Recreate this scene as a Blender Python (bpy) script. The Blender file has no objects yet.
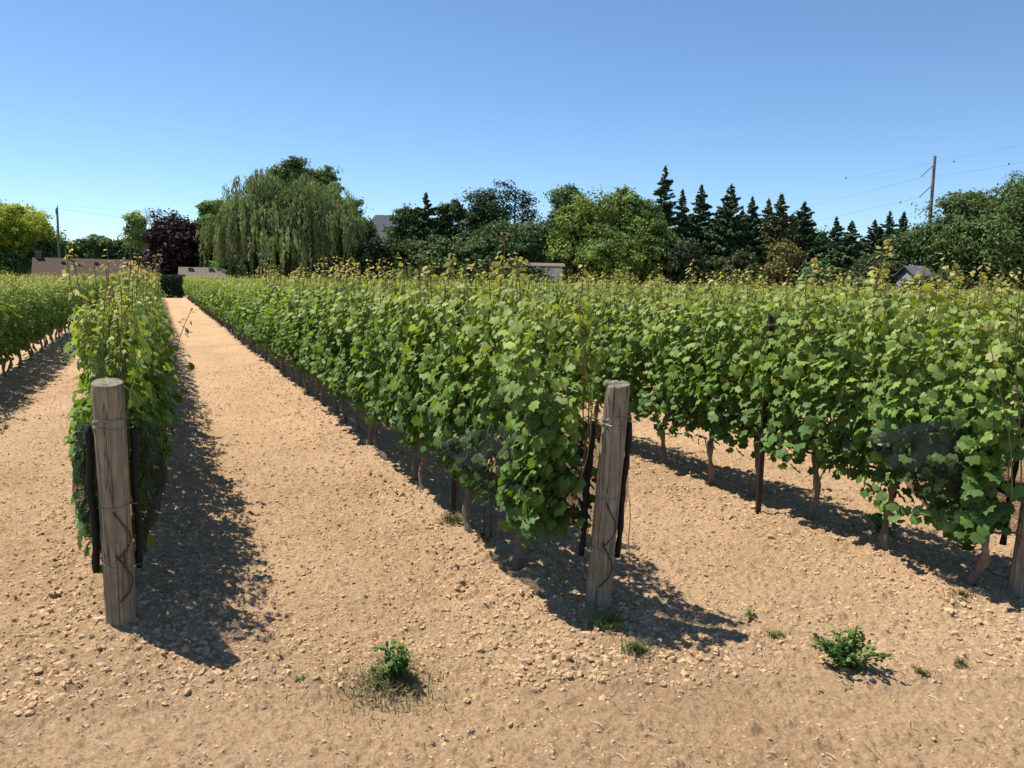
import bpy, math, random
import numpy as np
from mathutils import Matrix, Vector

S = bpy.context.scene
COL = S.collection
RAD = math.radians

# ------------------------------------------------------------------ camera
F_PX, W_PX, H_PX, CAM_H = 820.0, 1024, 768, 1.8
VP, ROLL = (157.0, 274.0), RAD(1.1)

def _ray(px, py):
    v = np.array([(px - W_PX / 2) / F_PX, -(py - H_PX / 2) / F_PX, 1.0])
    return v / np.linalg.norm(v)

_Y = _ray(*VP)                                   # the rows run along world +Y
_Z = np.cross(_ray(VP[0] + 500, VP[1] + 500 * math.tan(ROLL)), _Y)
_Z /= np.linalg.norm(_Z)
if _Z[1] < 0: _Z = -_Z
_X = np.cross(_Y, _Z)
if _X[0] < 0: _X = -_X
CM = np.array([_X, _Y, _Z])                      # world = CM @ (right, up, forward)

cam = bpy.data.objects.new('camera', bpy.data.cameras.new('camera'))
COL.objects.link(cam)
m4 = Matrix.Identity(4)
for i in range(3):
    m4[i][0], m4[i][1], m4[i][2] = CM[i][0], CM[i][1], -CM[i][2]
m4[2][3] = CAM_H
cam.matrix_world = m4
cam.data.sensor_width = 36
cam.data.lens = F_PX * 36 / W_PX
cam.data.clip_start, cam.data.clip_end = 0.05, 4000
S.camera = cam

# ------------------------------------------------------------------ light
SUN_AZ, SUN_EL = RAD(-44), RAD(62)               # azimuth clockwise from +Y
world = bpy.data.worlds.new('World'); S.world = world; world.use_nodes = True
nt = world.node_tree
sky = nt.nodes.new('ShaderNodeTexSky'); sky.sky_type = 'NISHITA'; sky.sun_disc = False
sky.sun_elevation, sky.sun_rotation = SUN_EL, SUN_AZ
sky.air_density, sky.dust_density, sky.ozone_density, sky.altitude = 1.0, 0.0, 6.0, 2000
bg = nt.nodes['Background']; bg.inputs['Strength'].default_value = 0.113
tintn = nt.nodes.new('ShaderNodeMix'); tintn.data_type = 'RGBA'; tintn.blend_type = 'MULTIPLY'; tintn.inputs[0].default_value = 1
tintn.inputs[7].default_value = (0.97, 1.01, 0.99, 1)
nt.links.new(sky.outputs[0], tintn.inputs[6]); nt.links.new(tintn.outputs[2], bg.inputs['Color'])
sl = bpy.data.lights.new('sun', 'SUN'); sl.energy = 5.0; sl.angle = RAD(0.53); sl.color = (1.0, 0.94, 0.83)
sun = bpy.data.objects.new('sun', sl); COL.objects.link(sun)
sd = Vector((math.sin(SUN_AZ) * math.cos(SUN_EL), math.cos(SUN_AZ) * math.cos(SUN_EL), math.sin(SUN_EL)))
sun.rotation_euler = sd.to_track_quat('Z', 'Y').to_euler(); sun.location = (-20, 20, 40)
S.view_settings.view_transform = 'Standard'; S.view_settings.look = 'None'
S.view_settings.exposure = 0.54; S.view_settings.gamma = 1.0
S.render.engine = 'CYCLES'
S.cycles.max_bounces = 6; S.cycles.diffuse_bounces = 3; S.cycles.glossy_bounces = 2
S.cycles.transmission_bounces = 4; S.cycles.transparent_max_bounces = 12
S.cycles.caustics_reflective = False; S.cycles.caustics_refractive = False

# ------------------------------------------------------------------ placing helpers
def hor(px): return VP[1] + (px - VP[0]) * math.tan(ROLL)
def at_px(px, py, D):
    w = CM @ np.array([(px - W_PX / 2) / F_PX * D, -(py - H_PX / 2) / F_PX * D, D]); return float(w[0]), float(w[1])
def at(px, D):
    """ground point (z=0) in the picture column px at forward depth D, with its world x, y"""
    py = hor(px) + CAM_H * F_PX / D
    w = CM @ np.array([(px - W_PX / 2) / F_PX * D, -(py - H_PX / 2) / F_PX * D, D])
    return float(w[0]), float(w[1])
def zat(px, py, D): return CAM_H + (hor(px) - py) / F_PX * D
def ground_hit(px, py, z=0.0):
    v = CM @ np.array([(px - W_PX / 2) / F_PX, -(py - H_PX / 2) / F_PX, 1.0])
    t = (z - CAM_H) / v[2]
    return float(v[0] * t), float(v[1] * t)
def depth(x, y, z=0.0): return x * CM[0][2] + y * CM[1][2] + (z - CAM_H) * CM[2][2]
def project(x, y, z):
    c = CM.T @ np.array([x, y, z - CAM_H])
    return (W_PX / 2 + F_PX * c[0] / c[2], H_PX / 2 - F_PX * c[1] / c[2], c[2])

# ------------------------------------------------------------------ object helpers
def tag(o, label=None, cat=None, group=None, kind=None):
    if label: o['label'] = label
    if cat: o['category'] = cat
    if group: o['group'] = group
    if kind: o['kind'] = kind
    return o
def empty(name, loc=(0, 0, 0), rz=0.0):
    o = bpy.data.objects.new(name, None); COL.objects.link(o)
    o.location = loc; o.rotation_euler = (0, 0, rz); o.empty_display_size = 0.1
    return o
def mk(name, V, Fs, mat, parent=None, col=None, smooth=False):
    """mesh from numpy arrays; Fs = list of (n,k) index arrays"""
    V = np.asarray(V, np.float32).reshape(-1, 3)
    if not isinstance(Fs, (list, tuple)): Fs = [Fs]
    Fs = [np.asarray(f, np.int32) for f in Fs if len(f)]
    me = bpy.data.meshes.new(name)
    me.vertices.add(len(V)); me.vertices.foreach_set('co', V.ravel())
    loops = np.concatenate([f.ravel() for f in Fs])
    counts = np.concatenate([np.full(len(f), f.shape[1], np.int32) for f in Fs])
    starts = np.concatenate([[0], np.cumsum(counts)[:-1]]).astype(np.int32)
    me.loops.add(len(loops)); me.loops.foreach_set('vertex_index', loops)
    me.polygons.add(len(counts)); me.polygons.foreach_set('loop_start', starts)
    me.polygons.foreach_set('loop_total', counts)
    me.update(calc_edges=True)
    me.polygons.foreach_set('use_smooth', np.full(len(counts), smooth, bool))
    if col is not None:
        a = me.color_attributes.new('tint', 'FLOAT_COLOR', 'POINT')
        c = np.ones((len(V), 4), np.float32); c[:, :3] = col
        a.data.foreach_set('color', c.ravel())
    me.validate()
    me.materials.append(mat)
    o = bpy.data.objects.new(name, me); COL.objects.link(o); o.parent = parent
    return o
class MB:
    """collects pieces for one mesh"""
    def __init__(s): s.V = []; s.F = {}; s.C = []; s.n = 0
    def add(s, V, F, c=None):
        V = np.asarray(V, float).reshape(-1, 3); F = [F] if not isinstance(F, list) else F
        for f in F:
            f = np.asarray(f, int)
            if len(f): s.F.setdefault(f.shape[1], []).append(f + s.n)
        s.V.append(V); s.n += len(V)
        s.C.append(np.broadcast_to(np.array(c if c is not None else (1, 1, 1), float), (len(V), 3)))
        return s
    def build(s, name, mat, parent=None, smooth=False, off=None):
        V = np.concatenate(s.V)
        if off is not None: V = V - np.array(off)
        return mk(name, V, [np.concatenate(f) for f in s.F.values()], mat, parent, np.concatenate(s.C), smooth)
BOXF = np.array([[0, 3, 2, 1], [4, 5, 6, 7], [0, 1, 5, 4], [1, 2, 6, 5], [2, 3, 7, 6], [3, 0, 4, 7]])
def box(x0, x1, y0, y1, z0, z1):
    return np.array([[x0, y0, z0], [x1, y0, z0], [x1, y1, z0], [x0, y1, z0], [x0, y0, z1], [x1, y0, z1], [x1, y1, z1], [x0, y1, z1]], float), BOXF
def tube(P, R, sides=6, cap=True):
    P = np.asarray(P, float); n = len(P); R = np.broadcast_to(np.asarray(R, float), (n,))
    T = np.gradient(P, axis=0); T /= np.linalg.norm(T, axis=1)[:, None] + 1e-9
    ref = np.array([1., 0, 0]) if abs(T[:, 0]).mean() < 0.8 else np.array([0, 1., 0])
    A = np.cross(T, ref); A /= np.linalg.norm(A, axis=1)[:, None] + 1e-9
    B = np.cross(T, A)
    t = np.arange(sides) / sides * 2 * np.pi
    V = P[:, None] + R[:, None, None] * (np.cos(t)[None, :, None] * A[:, None] + np.sin(t)[None, :, None] * B[:, None])
    i = np.arange(n - 1)[:, None] * sides; j = np.arange(sides)[None]; k = (j + 1) % sides
    F = np.stack([i + j, i + k, i + sides + k, i + sides + j], -1).reshape(-1, 4)
    Fs = [F]
    if cap: Fs += [np.arange(sides)[None, ::-1], (np.arange(sides) + (n - 1) * sides)[None]]
    return V.reshape(-1, 3), Fs
def unit(a): return a / (np.linalg.norm(a, axis=-1, keepdims=True) + 1e-9)
def stamp(T, F, C, N, Dr, size):
    """copies of template T (local x = along, z = normal) at C with normals N and directions Dr"""
    N = unit(N); Dr = unit(Dr - N * (Dr * N).sum(-1, keepdims=True)); Sd = np.cross(N, Dr)
    size = np.broadcast_to(np.asarray(size, float), (len(C),))[:, None, None]
    V = C[:, None] + size * (T[None, :, 0, None] * Dr[:, None] + T[None, :, 1, None] * Sd[:, None] + T[None, :, 2, None] * N[:, None])
    Fo = (np.arange(len(C)) * len(T))[:, None, None] + F[None]
    return V.reshape(-1, 3), Fo.reshape(-1, F.shape[1])

# ------------------------------------------------------------------ noise
def _h(i, j, s):
    v = np.sin(i * 127.1 + j * 311.7 + s * 74.7) * 43758.5453
    return v - np.floor(v)
def vnoise(x, y, s=0):
    i, j = np.floor(x), np.floor(y); u, v = x - i, y - j
    u, v = u * u * (3 - 2 * u), v * v * (3 - 2 * v)
    return (_h(i, j, s) * (1 - u) * (1 - v) + _h(i + 1, j, s) * u * (1 - v) + _h(i, j + 1, s) * (1 - u) * v + _h(i + 1, j + 1, s) * u * v)
def clods(x, y, cell, rmin, rmax, dens, s):
    """rounded lumps, each a dome of its own size"""
    X, Y = x / cell, y / cell; i, j = np.floor(X), np.floor(Y); out = np.zeros_like(X)
    for a in (-1, 0, 1):
        for b in (-1, 0, 1):
            ci, cj = i + a, j + b
            px = ci + _h(ci, cj, s + 1); py = cj + _h(ci, cj, s + 2)
            r = rmin + (rmax - rmin) * _h(ci, cj, s + 3) ** 2
            an = _h(ci, cj, s + 5) * 3.1; e = 0.65 + 0.35 * _h(ci, cj, s + 6)
            dx, dy = X - px, Y - py
            q = ((dx * np.cos(an) + dy * np.sin(an)) / 1.0) ** 2 + ((-dx * np.sin(an) + dy * np.cos(an)) / e) ** 2
            d = (np.sqrt(np.maximum(r * r - q, 0)) if cell < .05 else np.maximum(r * r - q, 0) / r * 1.15) * (_h(ci, cj, s + 4) < dens)
            out = np.maximum(out, d)
    return out * cell

ROW_X = [-2.42, -0.20, 2.02, 4.43]
ROW_X = [-2.42 - 2.25 * k for k in range(5, 0, -1)] + ROW_X + [4.43 + 2.3 * k for k in range(1, 40)]
ROW_X = np.array(ROW_X); I_LL, I_L, I_M, I_R = 5, 6, 7, 8
def row_start(X): return 4.35 - 0.27 * (X + 0.2)
FAR_Y, FAR_D = 66.0, 73.0

def gh(x, y, fine=True):
    """height of the soil"""
    x = np.asarray(x, float); y = np.asarray(y, float)
    d = np.hypot(x, y)
    z = 0.05 * (vnoise(x * .35, y * .35, 3) - .5) * np.clip(d / 6, .3, 1)
    rx = ROW_X[np.abs(x[..., None] - ROW_X).argmin(-1)]
    inrow = np.clip((y - row_start(rx) + .8) / .8, 0, 1) * (y < FAR_Y + 2)
    g = np.exp(-((x - rx) / 0.33) ** 2) * inrow
    z = z + 0.06 * g
    z = z - 0.018 * inrow * np.exp(-((np.abs(x - rx) - 0.75) / 0.2) ** 2)
    rough = 0.55 + 0.70 * np.exp(-((np.abs(x - rx) - .3) / 0.32) ** 2) * inrow + .35 * vnoise(x * .9, y * .9, 9)
    for off in (1.0, 2.55):
        dr = y - (row_start(x) - off + .12 * np.sin(x * .8 + off)); q = np.exp(-(dr / .17) ** 4)
        rough = rough * (1 - .5 * q); z = z - .018 * q
    if fine:
        near = np.clip((45 - d) / 30, 0, 1)
        wx = x + .04 * (vnoise(x * 9, y * 9, 21) - .5); wy = y + .04 * (vnoise(x * 9, y * 9, 22) - .5)
        c = clods(wx, wy, .12, .12, .46, .32, 31) * .45 * rough
        c = c + clods(wx, wy, .062, .2, .62, .85, 41) * .48 * (0.55 + .5 * rough)
        c = c + clods(x + .3 * wx, y, .034, .25, .62, .9, 51) * .5
        c = c + .012 * (vnoise(x * 22, y * 22, 61) - .5) + .024 * rough * (vnoise(x * 7, y * 7, 62) - .5)
        z = z + c * near
    dd = depth(x, y)
    z = z - 1.2 * np.clip((dd - 76) / 22, 0, 1)
    return z
def g0(x, y): return float(gh(np.array([x]), np.array([y]), False)[0])

# ------------------------------------------------------------------ materials
def newmat(name):
    m = bpy.data.materials.new(name); m.use_nodes = True
    t = m.node_tree; b = t.nodes['Principled BSDF']
    return m, t, b
def N(t, kind, **kw):
    n = t.nodes.new(kind)
    for k, v in kw.items():
        if k in n.inputs: n.inputs[k].default_value = v
        else: setattr(n, k, v)
    return n
def ramp(t, fac, stops):
    r = t.nodes.new('ShaderNodeValToRGB'); e = r.color_ramp.elements
    while len(e) < len(stops): e.new(.5)
    for q, (p, c) in zip(e, stops): q.position = p; q.color = (*c, 1)
    t.links.new(fac, r.inputs[0]); return r.outputs[0]
def mul(t, a, b):
    m = t.nodes.new('ShaderNodeMix'); m.data_type = 'RGBA'; m.blend_type = 'MULTIPLY'; m.inputs[0].default_value = 1
    t.links.new(a, m.inputs[6]); t.links.new(b, m.inputs[7]); return m.outputs[2]
def leaf_mat(name, trans=.35, rough=.5, spec=.35, ttint=(1.25, 1.15, .5), vary=.25, scale=9):
    m, t, b = newmat(name)
    at_ = N(t, 'ShaderNodeAttribute'); at_.attribute_name = 'tint'
    no = N(t, 'ShaderNodeTexNoise', Scale=scale, Detail=3.0)
    g = N(t, 'ShaderNodeNewGeometry'); t.links.new(g.outputs['Position'], no.inputs['Vector'])
    v = ramp(t, no.outputs[0], [(.3, (1 - vary,) * 3), (.7, (1 + vary,) * 3)])
    c = mul(t, at_.outputs['Color'], v)
    t.links.new(c, b.inputs['Base Color'])
    b.inputs['Roughness'].default_value = rough; b.inputs['Specular IOR Level'].default_value = spec
    tr = N(t, 'ShaderNodeBsdfTranslucent'); tc = N(t, 'ShaderNodeRGB'); tc.outputs[0].default_value = (*ttint, 1)
    t.links.new(mul(t, c, tc.outputs[0]), tr.inputs[0])
    mx = N(t, 'ShaderNodeMixShader', Fac=trans)
    t.links.new(b.outputs[0], mx.inputs[1]); t.links.new(tr.outputs[0], mx.inputs[2])
    t.links.new(mx.outputs[0], t.nodes['Material Output'].inputs[0])
    return m
def tint_mat(name, rough=.8, scale=20., vary=.25, bump=.0, bscale=None, stretch=(1, 1, 1), metal=0., spec=.3, coord='Object'):
    """vertex colour times procedural mottling"""
    m, t, b = newmat(name)
    at_ = N(t, 'ShaderNodeAttribute'); at_.attribute_name = 'tint'
    tc = N(t, 'ShaderNodeTexCoord'); mp = N(t, 'ShaderNodeMapping'); mp.inputs['Scale'].default_value = stretch
    t.links.new(tc.outputs[coord], mp.inputs[0])
    no = N(t, 'ShaderNodeTexNoise', Scale=scale, Detail=6.0, Roughness=.65); t.links.new(mp.outputs[0], no.inputs['Vector'])
    v = ramp(t, no.outputs[0], [(.28, (1 - vary,) * 3), (.72, (1 + vary,) * 3)])
    t.links.new(mul(t, at_.outputs['Color'], v), b.inputs['Base Color'])
    b.inputs['Roughness'].default_value = rough; b.inputs['Metallic'].default_value = metal
    b.inputs['Specular IOR Level'].default_value = spec
    if bump:
        bp = N(t, 'ShaderNodeBump', Strength=bump, Distance=.01); t.links.new(no.outputs[0], bp.inputs['Height'])
        t.links.new(bp.outputs[0], b.inputs['Normal'])
    return m

def soil_mat():
    m, t, b = newmat('soil')
    g = N(t, 'ShaderNodeNewGeometry')
    n1 = N(t, 'ShaderNodeTexNoise', Scale=.55, Detail=5.0, Roughness=.6); n2 = N(t, 'ShaderNodeTexNoise', Scale=60., Detail=8.0, Roughness=.7)
    n3 = N(t, 'ShaderNodeTexVoronoi', Scale=30.)
    for n in (n1, n2, n3): t.links.new(g.outputs['Position'], n.inputs['Vector'])
    big = ramp(t, n1.outputs[0], [(.3, (.415, .272, .155)), (.5, (.515, .345, .202)), (.72, (.575, .398, .242))])
    small = ramp(t, n2.outputs[0], [(.28, (.64, .62, .59)), (.5, (1, 1, 1)), (.72, (1.34, 1.34, 1.36))])
    cell = ramp(t, n3.outputs['Color'], [(0, (.88, .87, .86)), (1, (1.12, 1.12, 1.12))])
    c = mul(t, mul(t, big, small), cell)
    t.links.new(c, b.inputs['Base Color']); b.inputs['Roughness'].default_value = .95
    b.inputs['Specular IOR Level'].default_value = .12
    n4 = N(t, 'ShaderNodeTexNoise', Scale=130., Detail=7.0, Roughness=.75); t.links.new(g.outputs['Position'], n4.inputs['Vector'])
    n5 = N(t, 'ShaderNodeTexNoise', Scale=14., Detail=6.0, Roughness=.7); t.links.new(g.outputs['Position'], n5.inputs['Vector'])
    bp = N(t, 'ShaderNodeBump', Strength=.9, Distance=.02); t.links.new(n4.outputs[0], bp.inputs['Height'])
    bp2 = N(t, 'ShaderNodeBump', Strength=.5, Distance=.04); t.links.new(n5.outputs[0], bp2.inputs['Height'])
    n6 = N(t, 'ShaderNodeTexVoronoi', Scale=26.); n6.inputs['Randomness'].default_value = 1
    ad = N(t, 'ShaderNodeVectorMath', operation='ADD'); n7 = N(t, 'ShaderNodeTexNoise', Scale=30., Detail=3.0)
    sc_ = N(t, 'ShaderNodeVectorMath', operation='SCALE'); sc_.inputs['Scale'].default_value = .05
    t.links.new(g.outputs['Position'], n7.inputs['Vector']); t.links.new(n7.outputs['Color'], sc_.inputs[0])
    t.links.new(g.outputs['Position'], ad.inputs[0]); t.links.new(sc_.outputs[0], ad.inputs[1]); t.links.new(ad.outputs[0], n6.inputs['Vector'])
    bp3 = N(t, 'ShaderNodeBump', Strength=.4, Distance=.02); bp3.invert = True; t.links.new(n6.outputs['Distance'], bp3.inputs['Height'])
    t.links.new(bp3.outputs[0], bp2.inputs['Normal'])
    t.links.new(bp2.outputs[0], bp.inputs['Normal']); t.links.new(bp.outputs[0], b.inputs['Normal'])
    return m
M_SOIL = soil_mat()
M_CLOD = tint_mat('clod_soil', .95, 60., .22, .5, spec=.1)
M_VLEAF = leaf_mat('vine_leaf', .38, .55, .28, ttint=(1.3, 1.2, .45), scale=35, vary=.22)
M_FLEAF = leaf_mat('tree_leaf', .22, .6, .2, scale=.8, vary=.22)
M_NEEDLE = leaf_mat('conifer_needles', .08, .7, .15, ttint=(1, 1, .6), scale=.8)
M_WEED = leaf_mat('weed_leaf', .3, .5, .3)
M_BARK = tint_mat('bark', .9, 30., .4, .8, stretch=(1, 1, .25))
M_CANE = tint_mat('cane', .7, 40., .2, .2)
M_METAL = tint_mat('weathered_metal', .55, 60., .3, .2, metal=.6, spec=.5)
M_RUBBER = tint_mat('black_plastic', .75, 40., .2, .3)
M_PAINT = tint_mat('painted_surface', .7, 4., .08)
M_GRASS = leaf_mat('grass_blade', .3, .55, .25)

def post_mat():
    m, t, b = newmat('weathered_post_wood')
    tc = N(t, 'ShaderNodeTexCoord'); mp = N(t, 'ShaderNodeMapping'); mp.inputs['Scale'].default_value = (1, 1, .06)
    t.links.new(tc.outputs['Object'], mp.inputs[0])
    n1 = N(t, 'ShaderNodeTexNoise', Scale=55., Detail=8.0, Roughness=.65, Distortion=.6); t.links.new(mp.outputs[0], n1.inputs['Vector'])
    n2 = N(t, 'ShaderNodeTexNoise', Scale=6., Detail=5.0, Roughness=.6); t.links.new(tc.outputs['Object'], n2.inputs['Vector'])
    mp3 = N(t, 'ShaderNodeMapping'); mp3.inputs['Scale'].default_value = (1, 1, .03); t.links.new(tc.outputs['Object'], mp3.inputs[0])
    n3 = N(t, 'ShaderNodeTexNoise', Scale=28., Detail=2.0, Distortion=.3); t.links.new(mp3.outputs[0], n3.inputs['Vector'])
    grain = ramp(t, n1.outputs[0], [(.25, (.14, .118, .082)), (.5, (.265, .23, .168)), (.75, (.39, .35, .27))])
    stain = ramp(t, n2.outputs[0], [(.3, (.72, .74, .66)), (.6, (1.0, 1.0, 1.0)), (.8, (1.15, 1.1, 1.02))])
    crack = ramp(t, n3.outputs[0], [(.475, (1, 1, 1)), (.497, (.3, .27, .24)), (.515, (1, 1, 1))])
    t.links.new(mul(t, mul(t, grain, stain), crack), b.inputs['Base Color'])
    b.inputs['Roughness'].default_value = .88; b.inputs['Specular IOR Level'].default_value = .2
    bp = N(t, 'ShaderNodeBump', Strength=.6, Distance=.006); t.links.new(n1.outputs[0], bp.inputs['Height'])
    bp2 = N(t, 'ShaderNodeBump', Strength=.8, Distance=.006); t.links.new(crack, bp2.inputs['Height'])
    t.links.new(bp2.outputs[0], bp.inputs['Normal']); t.links.new(bp.outputs[0], b.inputs['Normal'])
    return m
M_POST = post_mat()
def net_mat():
    m, t, b = newmat('bird_net')
    b.inputs['Base Color'].default_value = (.026, .030, .030, 1); b.inputs['Roughness'].default_value = .9; b.inputs['Specular IOR Level'].default_value = .1
    tc = N(t, 'ShaderNodeTexCoord'); no = N(t, 'ShaderNodeTexNoise', Scale=7., Detail=4.0, Distortion=1.0)
    t.links.new(tc.outputs['Object'], no.inputs['Vector'])
    f = ramp(t, no.outputs[0], [(.3, (.62,) * 3), (.5, (.72,) * 3), (.66, (.86,) * 3)])
    wv = N(t, 'ShaderNodeTexNoise', Scale=110., Detail=2.0); t.links.new(tc.outputs['Object'], wv.inputs['Vector'])
    f = mul(t, f, ramp(t, wv.outputs[0], [(.35, (.72,) * 3), (.65, (1.28,) * 3)]))
    tr = N(t, 'ShaderNodeBsdfTransparent'); mx = N(t, 'ShaderNodeMixShader')
    sub = N(t, 'ShaderNodeMath', operation='SUBTRACT'); sub.inputs[0].default_value = 1.22; t.links.new(f, sub.inputs[1])
    t.links.new(sub.outputs[0], mx.inputs[0]); t.links.new(b.outputs[0], mx.inputs[2]); t.links.new(tr.outputs[0], mx.inputs[1])
    # fac = share of net threads
    t.links.new(mx.outputs[0], t.nodes['Material Output'].inputs[0])
    return m
M_NET = net_mat()
def roof_mat(name, c1, c2, sc):
    m, t, b = newmat(name)
    tc = N(t, 'ShaderNodeTexCoord')
    br = N(t, 'ShaderNodeTexBrick', Scale=sc); br.inputs['Color1'].default_value = (*c1, 1); br.inputs['Color2'].default_value = (*c2, 1)
    br.inputs['Mortar'].default_value = (*[q * .6 for q in c1], 1); br.inputs['Mortar Size'].default_value = .012
    t.links.new(tc.outputs['Object'], br.inputs['Vector']); t.links.new(br.outputs[0], b.inputs['Base Color'])
    b.inputs['Roughness'].default_value = .9; b.inputs['Specular IOR Level'].default_value = .2
    return m
M_BROWN = roof_mat('brown_shingles', (.078, .050, .038), (.102, .066, .052), 3)
M_TANROOF = roof_mat('taupe_shingles', (.15, .122, .100), (.185, .15, .125), 3)
M_SLATE = roof_mat('slate_shingles', (.085, .09, .105), (.11, .115, .13), 3)
M_GLASS = newmat('window_glass')[0]
M_GLASS.node_tree.nodes['Principled BSDF'].inputs['Base Color'].default_value = (.03, .04, .05, 1)
M_GLASS.node_tree.nodes['Principled BSDF'].inputs['Roughness'].default_value = .08

# ------------------------------------------------------------------ ground
def build_ground():
    th0 = math.atan2(CM[1][2], CM[0][2])
    a = np.concatenate([np.linspace(-RAD(42), RAD(42), 980), np.linspace(RAD(42), 2 * np.pi - RAD(42), 90)[1:-1]]) + th0
    r = [0.6]
    while r[-1] < 3000:
        q = r[-1]
        r.append(q + max(.007, q * (.0032 if q < 9 else .0045 if q < 16 else .012 if q < 60 else .05)))
    r = np.array(r); na, nr = len(a), len(r)
    R, A = np.meshgrid(r, a, indexing='ij'); X, Y = R * np.cos(A), R * np.sin(A)
    Zg = gh(X, Y)
    V = np.stack([X, Y, Zg], -1).reshape(-1, 3)
    i = np.arange(nr - 1)[:, None] * na; j = np.arange(na)[None]; k = (j + 1) % na
    F = np.stack([i + j, i + na + j, i + na + k, i + k], -1).reshape(-1, 4)
    cen = len(V); V = np.vstack([V, [[0, 0, 0]]])
    T = np.stack([np.full(na, cen), np.arange(na), (np.arange(na) + 1) % na], -1)
    o = mk('ground', V, [F, T], M_SOIL, smooth=True); tag(o, kind='structure')
    # lawn beyond the vineyard
    me = []
    gx = np.linspace(-260, 330, 90); gy = np.linspace(0, 420, 60)
    U, Wd = np.meshgrid(gx, gy, indexing='ij')
    PX = CM[0][0] * U + CM[0][2] * (78 + Wd); PY = CM[1][0] * U + CM[1][2] * (78 + Wd)
    Z = gh(PX, PY, False) + .12
    n2 = len(gy); i = np.arange(len(gx) - 1)[:, None] * n2; j = np.arange(n2 - 1)[None]
    F = np.stack([i + j, i + n2 + j, i + n2 + j + 1, i + j + 1], -1).reshape(-1, 4)
    m, t, b = newmat('lawn'); g = N(t, 'ShaderNodeNewGeometry'); no = N(t, 'ShaderNodeTexNoise', Scale=1.3, Detail=8.0)
    t.links.new(g.outputs['Position'], no.inputs['Vector'])
    t.links.new(ramp(t, no.outputs[0], [(.3, (.06, .1, .03)), (.7, (.13, .16, .05))]), b.inputs['Base Color']); b.inputs['Roughness'].default_value = .95
    tag(mk('lawn', np.stack([PX, PY, Z], -1).reshape(-1, 3), F, m), kind='structure')
build_ground()

def ico():
    p = (1 + 5 ** .5) / 2
    V = unit(np.array([[-1, p, 0], [1, p, 0], [-1, -p, 0], [1, -p, 0], [0, -1, p], [0, 1, p], [0, -1, -p], [0, 1, -p], [p, 0, -1], [p, 0, 1], [-p, 0, -1], [-p, 0, 1]], float))
    F = np.array([[0, 11, 5], [0, 5, 1], [0, 1, 7], [0, 7, 10], [0, 10, 11], [1, 5, 9], [5, 11, 4], [11, 10, 2], [10, 7, 6], [7, 1, 8], [3, 9, 4], [3, 4, 2], [3, 2, 6], [3, 6, 8], [3, 8, 9], [4, 9, 5], [2, 4, 11], [6, 2, 10], [8, 6, 7], [9, 8, 1]])
    return V, F
def ico2():
    V, F = ico(); V = list(map(tuple, V)); cache = {}
    def mid(a, b):
        k = (min(a, b), max(a, b))
        if k not in cache:
            v = np.array(V[a]) + np.array(V[b]); V.append(tuple(v / np.linalg.norm(v))); cache[k] = len(V) - 1
        return cache[k]
    out = []
    for a, b, c in F:
        x, y, z = mid(a, b), mid(b, c), mid(c, a); out += [[a, x, z], [b, y, x], [c, z, y], [x, y, z]]
    return np.array(V), np.array(out)

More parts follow.
